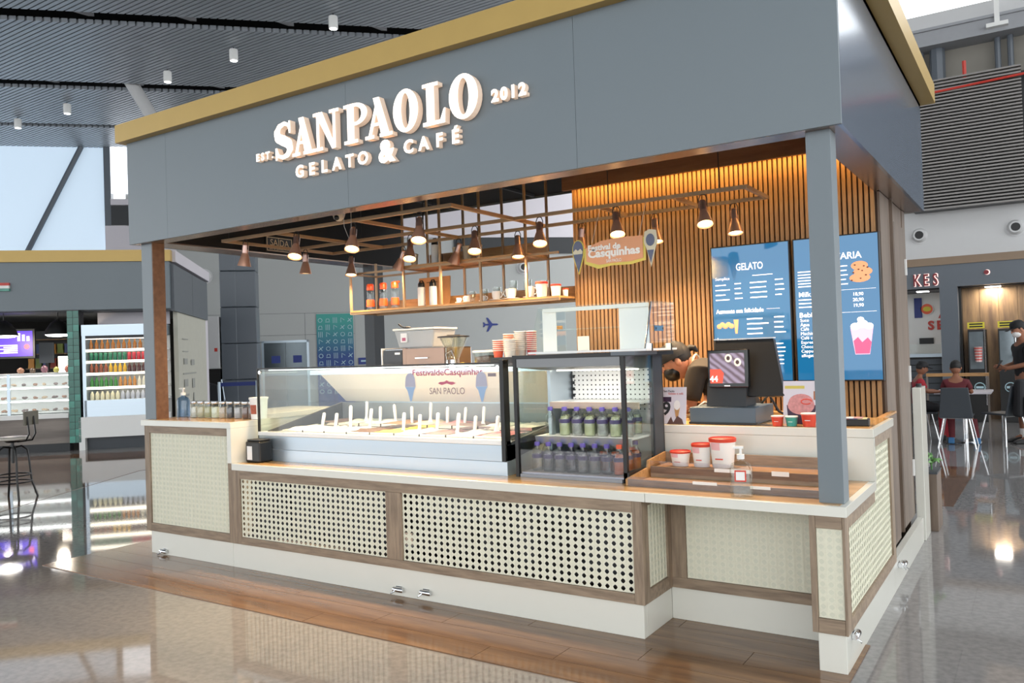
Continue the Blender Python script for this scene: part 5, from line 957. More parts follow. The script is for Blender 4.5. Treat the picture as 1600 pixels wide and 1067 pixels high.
MB().prism([(0.21, 1.425), (0.21, 1.475), (QY1, 1.475), (QY1, 1.40), (0.5, 1.40)], 'x', QX0 + 0.03, QX1 - 0.03).build('header', mat('header_grey', '#77797b', 0.35, 0.3), fg)
box('top', 'black', QX0, QX1 + 0.06, QY0 - 0.005, QY1 + 0.05, 1.4755, 1.498, fg); box('top_edge', 'column_grey', QX1 - 0.08, QX1 + 0.065, QY0 - 0.01, QY0 + 0.3, 1.482, 1.502, fg)
box('rear_cabinet', 'black', QX0 + 0.1, QX1, QY1 + 0.001, QY1 + 0.012, z0, 1.475, fg)
# perforated back panel (real holes)
vs = []; fs = []; pw = 0.03
nx, nz_ = 19, 9
for i in range(nx):
    for j in range(nz_):
        cx = 3.53 + (i + .5) * pw; cz_ = 1.13 + (j + .5) * pw; n = len(vs); h = 0.0045
        vs += [(cx - h, 0.722, cz_ - h), (cx + h, 0.722, cz_ - h), (cx + h, 0.722, cz_ + h), (cx - h, 0.722, cz_ + h), (cx - pw / 2, 0.722, cz_ - pw / 2), (cx + pw / 2, 0.722, cz_ - pw / 2), (cx + pw / 2, 0.722, cz_ + pw / 2), (cx - pw / 2, 0.722, cz_ + pw / 2)]
        fs += [(n + k, n + (k + 1) % 4, n + 4 + (k + 1) % 4, n + 4 + k) for k in range(4)]
MB().add(vs, fs).build('perforated_back', 'white', fg); box('back_panel', 'dark', 3.50, QX1 - 0.03, 0.7245, 0.7295, 0.80, 1.40, fg); box('back_panel', 'white', 3.50, QX1 - 0.03, 0.722, 0.7243, 0.80, 1.129, fg)
for k in range(6): box('bracket_slot', 'black', 3.525, 3.545, 0.716, 0.720, 1.14 + k * 0.04, 1.16 + k * 0.04, fg)
FS = [0.80, 1.005, 1.205]
box('shelf', 'white', QX0 + 0.07, QX1 - 0.04, 0.36, 0.715, FS[1] - 0.012, FS[1], fg); MB().prism([(0.345, FS[1] - 0.045), (0.36, FS[1] - 0.045), (0.36, FS[1]), (0.33, FS[1])], 'x', QX0 + 0.07, QX1 - 0.04).build('shelf_lip', 'steel', fg)
box('shelf', 'white', QX0 + 0.12, QX1 - 0.03, 0.46, 0.715, FS[2] - 0.012, FS[2], fg); MB().prism([(0.445, FS[2] - 0.04), (0.46, FS[2] - 0.04), (0.46, FS[2]), (0.43, FS[2])], 'x', QX0 + 0.12, QX1 - 0.03).build('shelf_lip', mat('lip_warm', '#d9c4b0', 0.3), fg)
box('light_strip', 'cool_light', QX0 + 0.14, QX1 - 0.05, 0.50, 0.51, 1.392, 1.399, fg); box('light_strip', 'cool_light', QX0 + 0.14, QX1 - 0.05, 0.47, 0.48, FS[2] - 0.02, FS[2] - 0.013, fg)
_l = bpy.data.lights.new('fridge_fill_light', 'AREA'); _l.shape = 'RECTANGLE'; _l.size = 0.55; _l.size_y = 0.03; _l.energy = 1.6; _l.color = (1, 0.93, 0.85); _o = bpy.data.objects.new('fridge_fill_light', _l); C.objects.link(_o); _o.parent = fg; _o.location = (3.8, 0.36, 1.385); _o.rotation_euler = (0.35, 0, 0)  # area light added under the header to brighten the interior
jb = MB().lathe([(0.030, 0), (0.033, 0.006), (0.033, 0.09), (0.028, 0.115), (0.014, 0.138), (0.014, 0.15)], n=14).mesh('bottle', 50); jc = MB().lathe([(0.0165, 0.148), (0.0165, 0.168), (0.014, 0.171)], n=12).mesh('cap', 40); jl = MB().lathe([(0.0338, 0.075), (0.0338, 0.098)], n=14).mesh('label', 50); jj = MB().lathe([(0.0305, 0.004), (0.031, 0.085), (0.02, 0.115)], n=12).mesh('juice', 50)
mat('juice_lemon', '#dde2b0', 0.4, alpha=0.45); mat('juice_clear', '#e6e8de', 0.4, alpha=0.2); mat('juice_orange', '#e0713a', 0.4, alpha=0.8); mat('label_violet', '#4b4468', 0.5)
def juice(x, y, z, cap, fill, lab, grp, label=True):
    t = thing('juice_bottle', lab, 'bottle', (x, y, z), group=grp)
    link(jb.copy(), 'bottle', 'clear_plastic', t); link(jc.copy(), 'cap', cap, t)
    if label: link(jl.copy(), 'label', 'label_violet', t)
    if fill: link(jj.copy(), 'juice', fill, t)
OR5 = ['first', 'second', 'third', 'fourth', 'fifth', 'sixth', 'seventh', 'eighth']
for row, y in enumerate((0.42, 0.52, 0.62)):
    xs_ = [3.53, 3.63, 3.715, 3.80, 3.885, 3.97, 4.05] if row == 0 else [3.59 + 0.085 * i for i in range(6)]
    for i, x in enumerate(xs_):
        juice(x, y, FS[1] + 0.001, 'purple', None if (row == 0 and i == 0) else ('juice_lemon' if (i + row) % 2 else 'juice_clear'), 'purple-capped bottle on the upper fridge shelf, %s in the %s row' % (OR5[i], ['front', 'middle', 'rear'][row]) if not (row == 0 and i == 0) else 'empty-looking purple-capped bottle at the end of the upper fridge shelf', 'bottles on the upper fridge shelf', not (row == 0 and i == 0))
for row, y in enumerate((0.32, 0.43, 0.54)):
    for i in range(8):
        x = 3.49 + i * 0.078
        if row == 0 and i == 7: juice(x, y, FS[0] + 0.001, 'orange', 'juice_orange', 'orange-capped juice bottle at the front of the lower fridge shelf', 'bottles on the lower fridge shelf')
        elif row == 1 and i in (5, 6): juice(x, y, FS[0] + 0.001, 'red', 'juice_orange', 'red-capped juice bottle on the lower fridge shelf, %s of two' % ('first' if i == 5 else 'second'), 'red-capped bottles on the lower fridge shelf')
        else: juice(x, y, FS[0] + 0.001, 'purple', 'juice_orange' if i == 7 else ('juice_clear' if (i + row) % 3 else None), 'purple-capped bottle on the lower fridge shelf, %s in the %s row' % (OR5[i], ['front', 'middle', 'rear'][row]), 'purple-capped bottles on the lower fridge shelf')

# glass display box on the fridge
TZ = 1.503
gb = thing('glass_display_box', 'clear glass display box with white backing sheets on the fridge', 'display case', (0, 0, TZ))
BX0, BX1, BY0, BY1, BH = 3.50, 4.245, 0.30, 0.70, 0.275
MB().hexa([(BX0, BY0 - 0.05, 0.012), (BX1, BY0 - 0.05, 0.012), (BX1, BY0 - 0.044, 0.012), (BX0, BY0 - 0.044, 0.012)], [(BX0, BY0 + 0.06, BH), (BX1, BY0 + 0.06, BH), (BX1, BY0 + 0.066, BH), (BX0, BY0 + 0.066, BH)]).build('front_glass', 'pane', gb)
for x in (BX0, BX1 - 0.006): MB().prism([(BY0 - 0.044, 0.012), (BY1, 0.012), (BY1, BH), (BY0 + 0.066, BH)], 'x', x, x + 0.006).build('side_glass', 'pane', gb)
box('top_glass', 'pane_side', BX0, BX1, BY0 + 0.06, BY1, BH, BH + 0.006, gb); box('base', 'white_gloss', BX0 - 0.01, BX1 + 0.01, BY0 - 0.05, BY1, 0, 0.012, gb); box('light_bar', 'white_gloss', BX0 + 0.03, BX1 - 0.03, BY0 + 0.07, BY0 + 0.10, BH - 0.025, BH - 0.002, gb)
box('mid_shelf', 'pane_side', BX0 + 0.01, BX1 - 0.01, BY0 + 0.1, BY1 - 0.01, 0.14, 0.146, gb)
MB().tube([(BX1, BY0 - 0.045, 0.012), (BX1, BY0 + 0.062, BH)], 0.005, 6).build('edge_profile', 'chrome', gb)
for y in (BY0 + 0.02, BY1 - 0.1): MB().box(BX1 - 0.02, BX1 + 0.012, y, y + 0.02, 0.0, 0.04).build('clip', 'chrome', gb)
for i, (a, b, y, zz) in enumerate([(3.515, 3.61, BY0 + 0.09, 0.27), (4.03, 4.215, BY0 + 0.09, 0.27), (3.62, 3.70, BY1 - 0.06, 0.11)]):
    t = thing('backing_sheet', ['narrow white sheet at the end of the glass display box nearest the cups', 'broad white sheet in the glass display box beside the slat wall', 'small white card inside the glass display box'][i], 'sheet', (0, y, TZ + 0.0125), group='white sheets in the glass display box'); box('sheet', 'sheet_white', a, b, 0, 0.004, 0, zz - 0.02, t); box('foot', 'white', a + 0.02, b - 0.02, 0.004, 0.02, 0, 0.006, t)
t = thing('blue_tag', 'small blue tag on the side of the glass display box', 'tag', (BX1 + 0.002, 0.45, TZ + 0.11), PI / 2); box('plate', mat('tag_blue', '#3f7196', 0.4), -0.06, 0.06, -0.006, 0, 0, 0.03, t); MB().lathe([(0.006, -0.009), (0.006, -0.0062)], (-0.05, 0, 0.015), 8, 'y').lathe([(0.006, -0.009), (0.006, -0.0062)], (0.05, 0, 0.015), 8, 'y').build('screw', 'dark', t)
t = thing('price_tag', 'little orange price tag on the glass box shelf', 'tag', (3.60, 0.45, TZ + 0.147)); box('card', 'kraft', -0.02, 0.02, 0, 0.003, 0, 0.022, t); box('fold', 'kraft', -0.02, 0.02, 0.003, 0.015, 0, 0.002, t)

# ================================================================== TRAY STEPS, TUBS, SANITISER
ts = thing('tiered_tray', 'two-step wooden tray with acrylic fronts on the low counter', 'tray', (0, 0, ZC + 0.002))
TX0, TX1 = 4.16, 5.175
MB().box(TX0, TX1, 0.16, 0.172, 0, 0.035).build('front_board', 'tray_wood', ts); box('acrylic_strip', 'acrylic', TX0, TX1, 0.156, 0.159, 0.0, 0.05, ts); box('lower_floor', 'shelf_wood', TX0 + 0.012, TX1, 0.173, 0.44, 0.0, 0.008, ts)
box('riser', 'tray_wood', TX0 + 0.012, TX1, 0.441, 0.453, 0.0, 0.068, ts); box('acrylic_strip', 'acrylic', TX0 + 0.012, TX1, 0.436, 0.440, 0.03, 0.10, ts); box('upper_floor', 'shelf_wood', TX0 + 0.012, TX1, 0.454, 0.70, 0.05, 0.058, ts); box('back_board', 'tray_wood', TX0, TX1, 0.701, 0.713, 0.0, 0.12, ts)
MB().prism([(0.16, 0), (0.713, 0), (0.713, 0.12), (0.45, 0.10), (0.44, 0.06), (0.16, 0.036)], 'x', TX0 - 0.014, TX0 - 0.001).build('end_board', 'shelf_wood', ts); box('price_strip', 'white', 4.55, 4.75, 0.434, 0.4355, 0.055, 0.075, ts); box('price_strip', 'white', 4.86, 4.95, 0.434, 0.4355, 0.05, 0.075, ts); box('price_strip', 'white', 4.53, 4.66, 0.153, 0.1555, 0.03, 0.045, ts); box('price_strip', 'white', 4.83, 4.93, 0.153, 0.1555, 0.025, 0.04, ts)
UF = ZC + 0.061
G = 'red-lidded tubs on the tiered tray'
tub(4.30, 0.58, UF, 0.058, 0.085, 'smallest red-lidded tub on the tiered tray', G); tub(4.425, 0.59, UF, 0.056, 0.13, 'middle red-lidded tub on the tiered tray', G); tub(4.545, 0.60, UF, 0.073, 0.165, 'tallest red-lidded tub on the tiered tray', G)
def pump(x, y, z, body, lab, hh=0.19, w=0.058, lab_m=None):
    t = thing('sanitiser_bottle', lab, 'bottle', (x, y, z), 0.2, 'pump bottles of hand sanitiser')
    MB().lathe([(w * 0.95, 0), (w, 0.01), (w * 0.97, hh * 0.35), (w, hh * 0.75), (w * 0.8, hh * 0.88), (w * 0.32, hh * 0.95), (w * 0.3, hh)], n=18, sy=0.7).build('body', body, t, smooth=50)
    MB().lathe([(w * 0.34, hh), (w * 0.34, hh + 0.022), (w * 0.12, hh + 0.025), (w * 0.12, hh + 0.05)], n=12).build('collar', 'white', t, smooth=40); MB().box(-0.035, 0.014, -0.008, 0.008, hh + 0.05, hh + 0.062).build('nozzle', 'white', t)
    if lab_m: MB().box(-w * 0.5, w * 0.5, -w * 0.72 - 0.002, -w * 0.70, hh * 0.42, hh * 0.72).build('label', lab_m, t); MB().box(-w * 0.38, w * 0.38, -w * 0.72 - 0.004, -w * 0.72 - 0.0022, hh * 0.46, hh * 0.68).build('label_print', 'paper', t)
pump(4.812, 0.075, ZC + 0.002, 'clear_plastic', 'clear pump sanitiser bottle with red label at the front of the low counter', 0.185, 0.055, 'tub_red'); pump(0.06, 0.30, ZT + 0.002, 'bottle_blue', 'blue tinted pump sanitiser bottle beside the far front post', 0.18, 0.06, None)

# ================================================================== TILL AND RAISED COUNTER
RZ = ZRC + 0.002
cdw = thing('cash_drawer', 'dark blue-grey cash drawer under the till screen', 'cash drawer', (4.27, 0.83, RZ), 0.0); MB().box(0, 0.40, 0, 0.38, 0, 0.10).build('case', mat('drawer_grey', '#4f5d68', 0.4, 0.2), cdw, bevel=0.004); box('foot_strip', 'black', -0.004, 0.404, -0.006, 0.02, 0, 0.012, cdw)
ps = thing('till_screen', 'black point-of-sale terminal with a customer display showing a promotion', 'till', (4.47, 1.0, RZ + 0.101))
MB().prism([(-0.09, 0), (0.12, 0), (0.12, 0.05), (0.02, 0.14), (-0.06, 0.14)], 'x', -0.12, 0.12).build('stand', 'dark', ps)
mb = MB().hexa([(-0.10, -0.05, 0.06), (0.34, -0.05, 0.06), (0.34, 0.0, 0.05), (-0.10, 0.0, 0.05)], [(-0.11, 0.06, 0.40), (0.255, 0.06, 0.40), (0.255, 0.11, 0.395), (-0.11, 0.11, 0.395)]); mb.build('main_screen', 'black', ps, bevel=0.006); MB().hexa([(-0.112, 0.055, 0.401), (0.257, 0.055, 0.401), (0.257, 0.105, 0.401), (-0.112, 0.105, 0.401)], [(-0.112, 0.055, 0.408), (0.257, 0.055, 0.408), (0.257, 0.105, 0.408), (-0.112, 0.105, 0.408)]).build('rim', 'white', ps)
cdp = MB().box(-0.10, 0.145, -0.105, -0.055, 0.115, 0.34).build('customer_display', 'black_gloss', ps, bevel=0.004)
def promo():
    m, nt, b = nodes_of('promo_picture'); tc = nt.nodes.new('ShaderNodeTexCoord'); wv = nt.nodes.new('ShaderNodeTexWave'); wv.inputs['Scale'].default_value = 9; wv.inputs['Distortion'].default_value = 3; mp = nt.nodes.new('ShaderNodeMapping'); mp.inputs['Rotation'].default_value = (0, 0.9, 0)
    nt.links.new(tc.outputs['Object'], mp.inputs[0]); nt.links.new(mp.outputs[0], wv.inputs['Vector']); c = mix_rgb(nt, wv.outputs['Fac'], lin('#b9a3bd'), lin('#6a4a5a')); nt.links.new(c, b.inputs['Emission Color']); b.inputs['Emission Strength'].default_value = 0.85; b.inputs['Base Color'].default_value = (0.01, 0.01, 0.01, 1); b.inputs['Roughness'].default_value = 0.1
promo()
box('picture', 'promo_picture', -0.085, 0.125, -0.1065, -0.105, 0.14, 0.32, cdp); MB().prism([(-0.085, 0.14), (-0.01, 0.14), (0.0, 0.20), (-0.02, 0.225), (-0.085, 0.225)], 'y', -0.108, -0.1066).build('flash', glow('flash_red', '#d8503c', 0.8), cdp); text('lettering', '44', 'screen_text', cdp, (-0.062, -0.1085, 0.165), size=0.05, off=0.001)
for a, b_ in ((0.03, 0.29), (0.085, 0.265)): MB().ball((a, -0.1065, b_), 0.022, 0.0015, 0.025, 12, 6).build('shell_print', glow('shell', '#e6dcc8', 0.8), cdp); MB().ball((a, -0.1085, b_), 0.011, 0.0015, 0.013, 10, 6).build('shell_print', glow('shell_dark', '#4a3434', 0.6), cdp)
box('maker_mark', 'screen_text', 0.0, 0.035, -0.1062, -0.1052, 0.122, 0.127, cdp)
MB().tube([(-0.11, 0.06, 0.0), (-0.16, -0.02, 0.02), (-0.18, -0.06, 0.0), (-0.185, -0.05, -0.09)], 0.006, 6).build('cable', 'wall_grey', ps, smooth=60); MB().tube([(0.13, 0.2, 0.0), (0.2, 0.12, 0.06), (0.26, 0.1, -0.04), (0.34, 0.15, -0.095)], 0.008, 6).build('cable', 'black', ps, smooth=60)
def flyer(x, y, w, h, rz, lab, fn):
    t = thing('table_flyer', lab, 'flyer', (x, y, RZ), rot=(-0.14, 0, rz)); MB().hexa([(0, 0, 0), (w, 0, 0), (w, 0.004, 0), (0, 0.004, 0)], [(0.0, 0, h), (w, 0, h), (w, 0.004, h), (0, 0.004, h)]).build('sheet', mat('flyer_paper', '#d6d2dc', 0.5), t); fn(t); MB().prism([(0.004, 0.012), (0.06, 0.005), (0.004, h * 0.6)], 'x', w * .45, w * .55).build('easel', 'paper', t)
def f1(t):
    text('lettering', 'San Paolo', 'dark', t, (0.02, -0.001, 0.20), size=0.018, align='LEFT'); text('lettering', 'Gelato e café', 'tub_red', t, (0.05, -0.001, 0.185), size=0.018, align='LEFT'); box('band', mat('plum', '#3a2440', 0.5), 0.015, 0.07, -0.0015, -0.0002, 0.135, 0.165, t); text('lettering', '9', 'dark', t, (0.04, -0.001, 0.09), size=0.11, off=0.003)
    MB().prism([(0.09, 0.10), (0.125, 0.10), (0.115, 0.04), (0.10, 0.04)], 'y', -0.0015, -0.0002).build('cone_print', 'kraft', t); MB().prism(ell(0.107, 0.115, 0.02, 0.03, 12), 'y', -0.0016, -0.0003).build('cone_print', 'paper', t); MB().prism([(0.045, 0.0), (0.07, 0.045), (0.085, 0.01), (0.11, 0.05), (0.14, 0.03), (0.15, 0.0)], 'y', -0.0018, -0.0004).build('cone_print', mat('choco', '#5a3a34', 0.5), t)
flyer(4.095, 0.785, 0.165, 0.225, 0.03, 'pale flyer with a large number nine standing on the raised counter', f1)
def f2(t):
    MB().prism(ell(0.10, 0.11, 0.075, 0.055, 20), 'y', -0.0016, -0.0003).build('scoop_print', mat('straw', '#c98a8a', 0.5, 0, 0.4, 60), t); MB().prism([(0.02, 0.11), (0.185, 0.11), (0.165, 0.0), (0.03, 0.0)], 'y', -0.0012, -0.0002).build('bowl_print', 'plum', t); MB().prism(ell(0.10, 0.125, 0.07, 0.05, 20), 'y', -0.0022, -0.0017).build('scoop_print', 'straw', t)
    box('price_patch', mat('patch_brown', '#a56a4a', 0.5), 0.17, 0.28, -0.0016, -0.0003, 0.14, 0.19, t); text('lettering', '22', 'paper', t, (0.215, -0.002, 0.165), size=0.045, off=0.001); box('lettering', 'sign_yellow', 0.01, 0.12, -0.0015, -0.0002, 0.205, 0.222, t); MB().tube([(0.13 + 0.03 * math.cos(a), -0.003, 0.13 + 0.015 * math.sin(a)) for a in [i * 0.7 for i in range(9)]], 0.004, 5).build('scoop_print', 'tub_red', t)
flyer(4.80, 0.93, 0.28, 0.25, 0.03, 'large flyer with a pink ice cream bowl and the price 22', f2)
def pcup(x, y, r, h, m, lab):
    t = thing('sample_cup', lab, 'cup', (x, y, RZ), group='sample paper cups beside the till'); MB().lathe([(r * 0.78, 0), (r, h), (r * 1.06, h), (r * 1.06, h + 0.005), (r * 0.95, h + 0.004), (r * 0.74, 0.006)], n=18).build('body', m, t, smooth=50); MB().lathe([(r * 1.0, h - 0.001), (r * 1.08, h + 0.003), (r * 1.0, h + 0.007)], n=18).build('rim', 'paper', t, smooth=50); MB().box(-r * 0.35, r * 0.35, -r * 0.93, -r * 0.9, h * 0.5, h * 0.55).build('lettering', 'paper', t)
pcup(4.80, 0.81, 0.034, 0.052, 'tub_red', 'small red paper cup nearest the till'); pcup(4.877, 0.815, 0.034, 0.050, 'teal_cup', 'small teal paper cup between two red cups'); pcup(4.972, 0.815, 0.042, 0.068, 'tub_red', 'larger red paper cup beside the teal cup')
bxb = thing('card_box', 'open black box of cards at the end of the raised counter', 'box', (5.12, 0.88, RZ), 0.1); MB().box(0, 0.15, 0, 0.11, 0, 0.035).build('tray', 'black', bxb, bevel=0.003)
for k_ in range(5): MB().box(0.01 + 0.02 * k_, 0.05 + 0.022 * k_, 0.01, 0.1, 0.036 + 0.003 * (k_ % 2), 0.04 + 0.003 * (k_ % 2)).build('card', mat('card%d' % k_, ['#8a3a34', '#c9c9cf', '#4a5a8a', '#b08a8a', '#d0c090'][k_], 0.5), bxb)
gb2 = thing('greenery_pot', 'small dark dish of mixed dry leaves by the cash drawer', 'dish', (4.22, 1.1, RZ)); MB().lathe([(0.05, 0), (0.07, 0.03), (0.06, 0.03)], n=14).build('dish', 'dark', gb2, smooth=50)
mb = MB(); rn = random.Random(5)
for k_ in range(22): mb.ball((rn.uniform(-.05, .05), rn.uniform(-.05, .05), 0.035 + rn.random() * 0.03), 0.012, 0.006, 0.008, 6, 4)
mb.build('leaves', mat('dry_leaf', '#4a4438', 0.7, 0, 0.5, 80), gb2); bpy.data.objects[mb and 'leaves']['kind'] = 'stuff'
sbx = thing('kitchen_shelf', 'wooden ledge behind the till in front of the slat wall', 'shelf'); box('board', 'shelf_wood', 3.3, 4.6, 1.74, 1.88, 1.02, 1.05, sbx); box('body', 'dark', 3.3, 4.6, 1.75, 1.88, 0.1, 1.018, sbx)

# ================================================================== TALL COUNTER END
jarm = [MB().lathe([(0.034, 0), (0.036, 0.004), (0.036, 0.105), (0.03, 0.112)], n=16).mesh('glass', 50), MB().lathe([(0.034, 0.112), (0.035, 0.114), (0.035, 0.13), (0.03, 0.133)], n=16).mesh('lid', 40), MB().lathe([(0.0325, 0.004), (0.0325, 0.085), (1e-6, 0.09)], n=14).mesh('topping', 50)]
for i, (x, c, lab) in enumerate([(0.225, '#cfd2cc', 'glass topping jar of pale flakes, nearest the blue pump bottle'), (0.315, '#b9b69a', 'glass topping jar of straw coloured flakes'), (0.405, '#a8ab86', 'glass topping jar of greenish seeds'), (0.495, '#d6e0cc', 'glass topping jar of mint white drops'), (0.59, '#bcae9a', 'glass topping jar of beige crumbs'), (0.68, '#3c4048', 'glass topping jar of black cookie bits'), (0.775, '#a8acb4', 'glass topping jar of silver grey pieces'), (0.865, '#6a4a3c', 'glass topping jar of brown chocolate bits'), (0.945, '#4a3430', 'glass topping jar of dark chocolate, next to the white bucket')]):
    t = thing('topping_jar', lab, 'jar', (x, 0.29, ZT + 0.002), group='glass topping jars in a row')
    link(jarm[0].copy(), 'glass', 'jar', t); link(jarm[1].copy(), 'lid', 'chrome', t); link(jarm[2].copy(), 'topping', mat('topping_%d' % i, c, 0.7, 0, 0.35, 120), t)
wb_ = thing('white_bucket', 'white plastic bucket with red-brown print beside the topping jars', 'bucket', (1.0, 0.30, ZT + 0.002)); MB().lathe([(0.058, 0), (0.068, 0.15), (0.073, 0.15), (0.073, 0.165), (0.066, 0.166)], n=20).build('body', 'white', wb_, smooth=40); vs = []; fs = []
for k_ in range(9):
    a = -PI * 0.62 + k_ * 0.12
    for z_ in (0.04, 0.11): r_ = 0.0592 + 0.0668 * 0 + (0.01 * z_ / 0.15); vs.append((r_ * math.cos(a), r_ * math.sin(a), z_))
for k_ in range(8): fs.append((2 * k_, 2 * k_ + 2, 2 * k_ + 3, 2 * k_ + 1))
MB().add(vs, fs).build('print', mat('bucket_print', '#a5543c', 0.5, 0, 0.4, 60), wb_)
nd = thing('napkin_dispenser', 'black napkin dispenser with a white label at the gelato case end', 'dispenser', (1.115, 0.07, ZC + 0.002)); MB().box(0, 0.155, 0, 0.12, 0, 0.155).build('case', 'black', nd, bevel=0.012); MB().box(0.01, 0.145, 0.008, 0.112, 0.156, 0.168).build('lid', 'dark', nd, bevel=0.005); box('label', 'paper', 0.02, 0.075, -0.0012, -0.0002, 0.02, 0.12, nd)
# ================================================================== BESIDE THE KIOSK
pn = thing('kiosk_screen', 'low cream partition panel at the rear corner of the kiosk', 'partition', (5.24, 2.93, 0)); box('panel', 'cream', 0, 0.06, 0, 0.3, 0, 1.15, pn, 0.003); MB().lathe([(0.02, 1.15), (0.02, 1.175)], (0.03, 0.15, 0), 10).build('knob', 'dark', pn)
pt = thing('planter', 'brown wooden planter box with a small green plant behind the kiosk', 'planter', (5.25, 3.28, 0)); box('box', 'brown_wall', 0, 0.1, 0, 0.32, 0, 0.45, pt, 0.003); box('rim', 'charcoal', -0.004, 0.104, -0.004, 0.324, 0.45, 0.465, pt)
lfm = MB().add([(0, 0, 0), (0.03, 0.015, 0.03), (0.085, 0.0, 0.02), (0.03, -0.015, 0.03), (0.055, 0.0, 0.045)], [(0, 1, 4), (1, 2, 4), (0, 4, 3), (4, 2, 3)]).mesh('leaf')
for k_ in range(14): link(lfm, 'leaf', mat('leaf_green', '#6c9a58', 0.5, 0, 0.3, 30), pt, loc=(0.05, 0.12 + 0.02 * (k_ % 4), 0.50 + 0.014 * (k_ % 6)), rot=(0.3 * math.sin(k_), -0.4 * math.cos(k_ * 2), k_ * 0.9))
MB().tube([(0.05, 0.15, 0.45), (0.05, 0.15, 0.6)], 0.006, 5).build('stem', 'green', pt)

# ================================================================== PEOPLE
def skin(name, verts, edges, radii, m, parent=None, root=0, sub=2):
    me = bpy.data.meshes.new(name); me.from_pydata(verts, edges, []); o = bpy.data.objects.new(name, me); C.objects.link(o)
    if parent: o.parent = parent
    me.materials.append(M_(m))
    sk_ = o.modifiers.new('skin', 'SKIN'); sk_.use_smooth_shade = True
    for i, r in enumerate(radii):
        me.skin_vertices[0].data[i].radius = (r, r) if not isinstance(r, tuple) else r
    me.skin_vertices[0].data[root].use_root = True
    s = o.modifiers.new('sub', 'SUBSURF'); s.levels = sub; s.render_levels = sub
    return o
def chain(V, E_, R_, pts, rs, start=None):
    prev = start
    for p, r in zip(pts, rs):
        V.append(p); R_.append(r); i = len(V) - 1
        if prev is not None: E_.append((prev, i))
        prev = i
    return prev
def hand(V, E_, R_, wrist_i, w, d, side, curl=0.5, k=1.0):
    """palm plus five fingers of unequal length; d = pointing direction, side = across the palm"""
    d = Vector(d).normalized(); s = Vector(side).normalized(); n = d.cross(s).normalized(); w = Vector(w)
    V.append(tuple(w + d * 0.05 * k)); R_.append((0.032 * k, 0.016 * k)); pi_ = len(V) - 1; E_.append((wrist_i, pi_))
    for q, (off, ln) in enumerate(((-0.03, 0.055), (-0.01, 0.07), (0.01, 0.068), (0.03, 0.052))):
        b = w + d * 0.085 * k + s * off * k; e1 = b + (d * math.cos(curl) + n * math.sin(curl)) * ln * 0.55 * k; e2 = e1 + (d * math.cos(curl * 2) + n * math.sin(curl * 2)) * ln * 0.5 * k
        chain(V, E_, R_, [tuple(b), tuple(e1), tuple(e2)], [0.0095 * k, 0.0085 * k, 0.007 * k], pi_)
    b = w + d * 0.035 * k - s * 0.035 * k; chain(V, E_, R_, [tuple(b), tuple(b + (d * 0.7 - s * 0.5 + n * 0.4).normalized() * 0.045 * k)], [0.011 * k, 0.008 * k], pi_)
def head(root, c, r, look, up, skin_m, hair_m, cap_m=None, mask_m=None, hair=True, pom=False):
    """details placed on the head end of the body mesh"""
    c = Vector(c); f = Vector(look).normalized(); u = Vector(up); u = (u - f * u.dot(f)).normalized(); s = f.cross(u)
    Mx = Matrix(((s.x, f.x, u.x, c.x), (s.y, f.y, u.y, c.y), (s.z, f.z, u.z, c.z), (0, 0, 0, 1)))
    k = r / 0.1
    face = MB(); face.ball((0, 0.0, 0), 0.078 * k, 0.096 * k, 0.115 * k, 18, 14); face.ball((0, 0.093 * k, -0.012 * k), 0.013 * k, 0.02 * k, 0.022 * k, 8, 6)
    for q in (-1, 1): face.ball((q * 0.08 * k, -0.005 * k, -0.01 * k), 0.012 * k, 0.02 * k, 0.03 * k, 8, 6)
    face.xf(Mx).build('head', skin_m, root, smooth=80)
    e = MB()
    for q in (-1, 1): e.ball((q * 0.03 * k, 0.086 * k, 0.012 * k), 0.011 * k, 0.008 * k, 0.006 * k, 8, 6)
    e.xf(Mx).build('eyes', 'black', root)
    if hair:
        h = MB(); h.ball((0, -0.018 * k, 0.03 * k), 0.086 * k, 0.092 * k, 0.098 * k, 16, 12); h.xf(Mx).build('hair', hair_m, root, smooth=80)
    if cap_m:
        h = MB(); h.lathe([(0.094 * k, 0.03 * k), (0.096 * k, 0.06 * k), (0.085 * k, 0.105 * k), (0.05 * k, 0.128 * k), (1e-6, 0.135 * k)], n=18); h.add([(x_ * k, y_ * k, z_ * k) for x_, y_, z_ in [(-0.075, 0.07, 0.04), (0.075, 0.07, 0.04), (0.05, 0.165, 0.03), (-0.05, 0.165, 0.03), (-0.075, 0.07, 0.05), (0.075, 0.07, 0.05), (0.05, 0.165, 0.037), (-0.05, 0.165, 0.037)]], [(3, 2, 1, 0), (4, 5, 6, 7), (0, 1, 5, 4), (1, 2, 6, 5), (2, 3, 7, 6), (3, 0, 4, 7)])
        h.xf(Mx).build('cap', cap_m, root, smooth=50)
    if mask_m:
        h = MB(); h.ball((0, 0.045 * k, -0.052 * k), 0.07 * k, 0.066 * k, 0.056 * k, 14, 10); h.xf(Mx).build('face_mask', mask_m, root, smooth=80)
    else:
        h = MB(); h.ball((0, 0.083 * k, -0.05 * k), 0.024 * k, 0.008 * k, 0.006 * k, 8, 6); h.xf(Mx).build('mouth', mat('lips', '#7a4038', 0.5), root)
    return Mx
mat('shirt_brown', '#1f1914', 0.8, 0, 0.1, 30); mat('shirt_black', '#17171b', 0.8); mat('shorts_grey', '#55565a', 0.85, 0, 0.1, 40); mat('shirt_maroon', '#5a1a22', 0.8); mat('shirt_red', '#a32430', 0.8); mat('hair_black', '#15110f', 0.6); mat('shoe_blue', '#2f6a9a', 0.5); mat('cap_black', '#121215', 0.7)

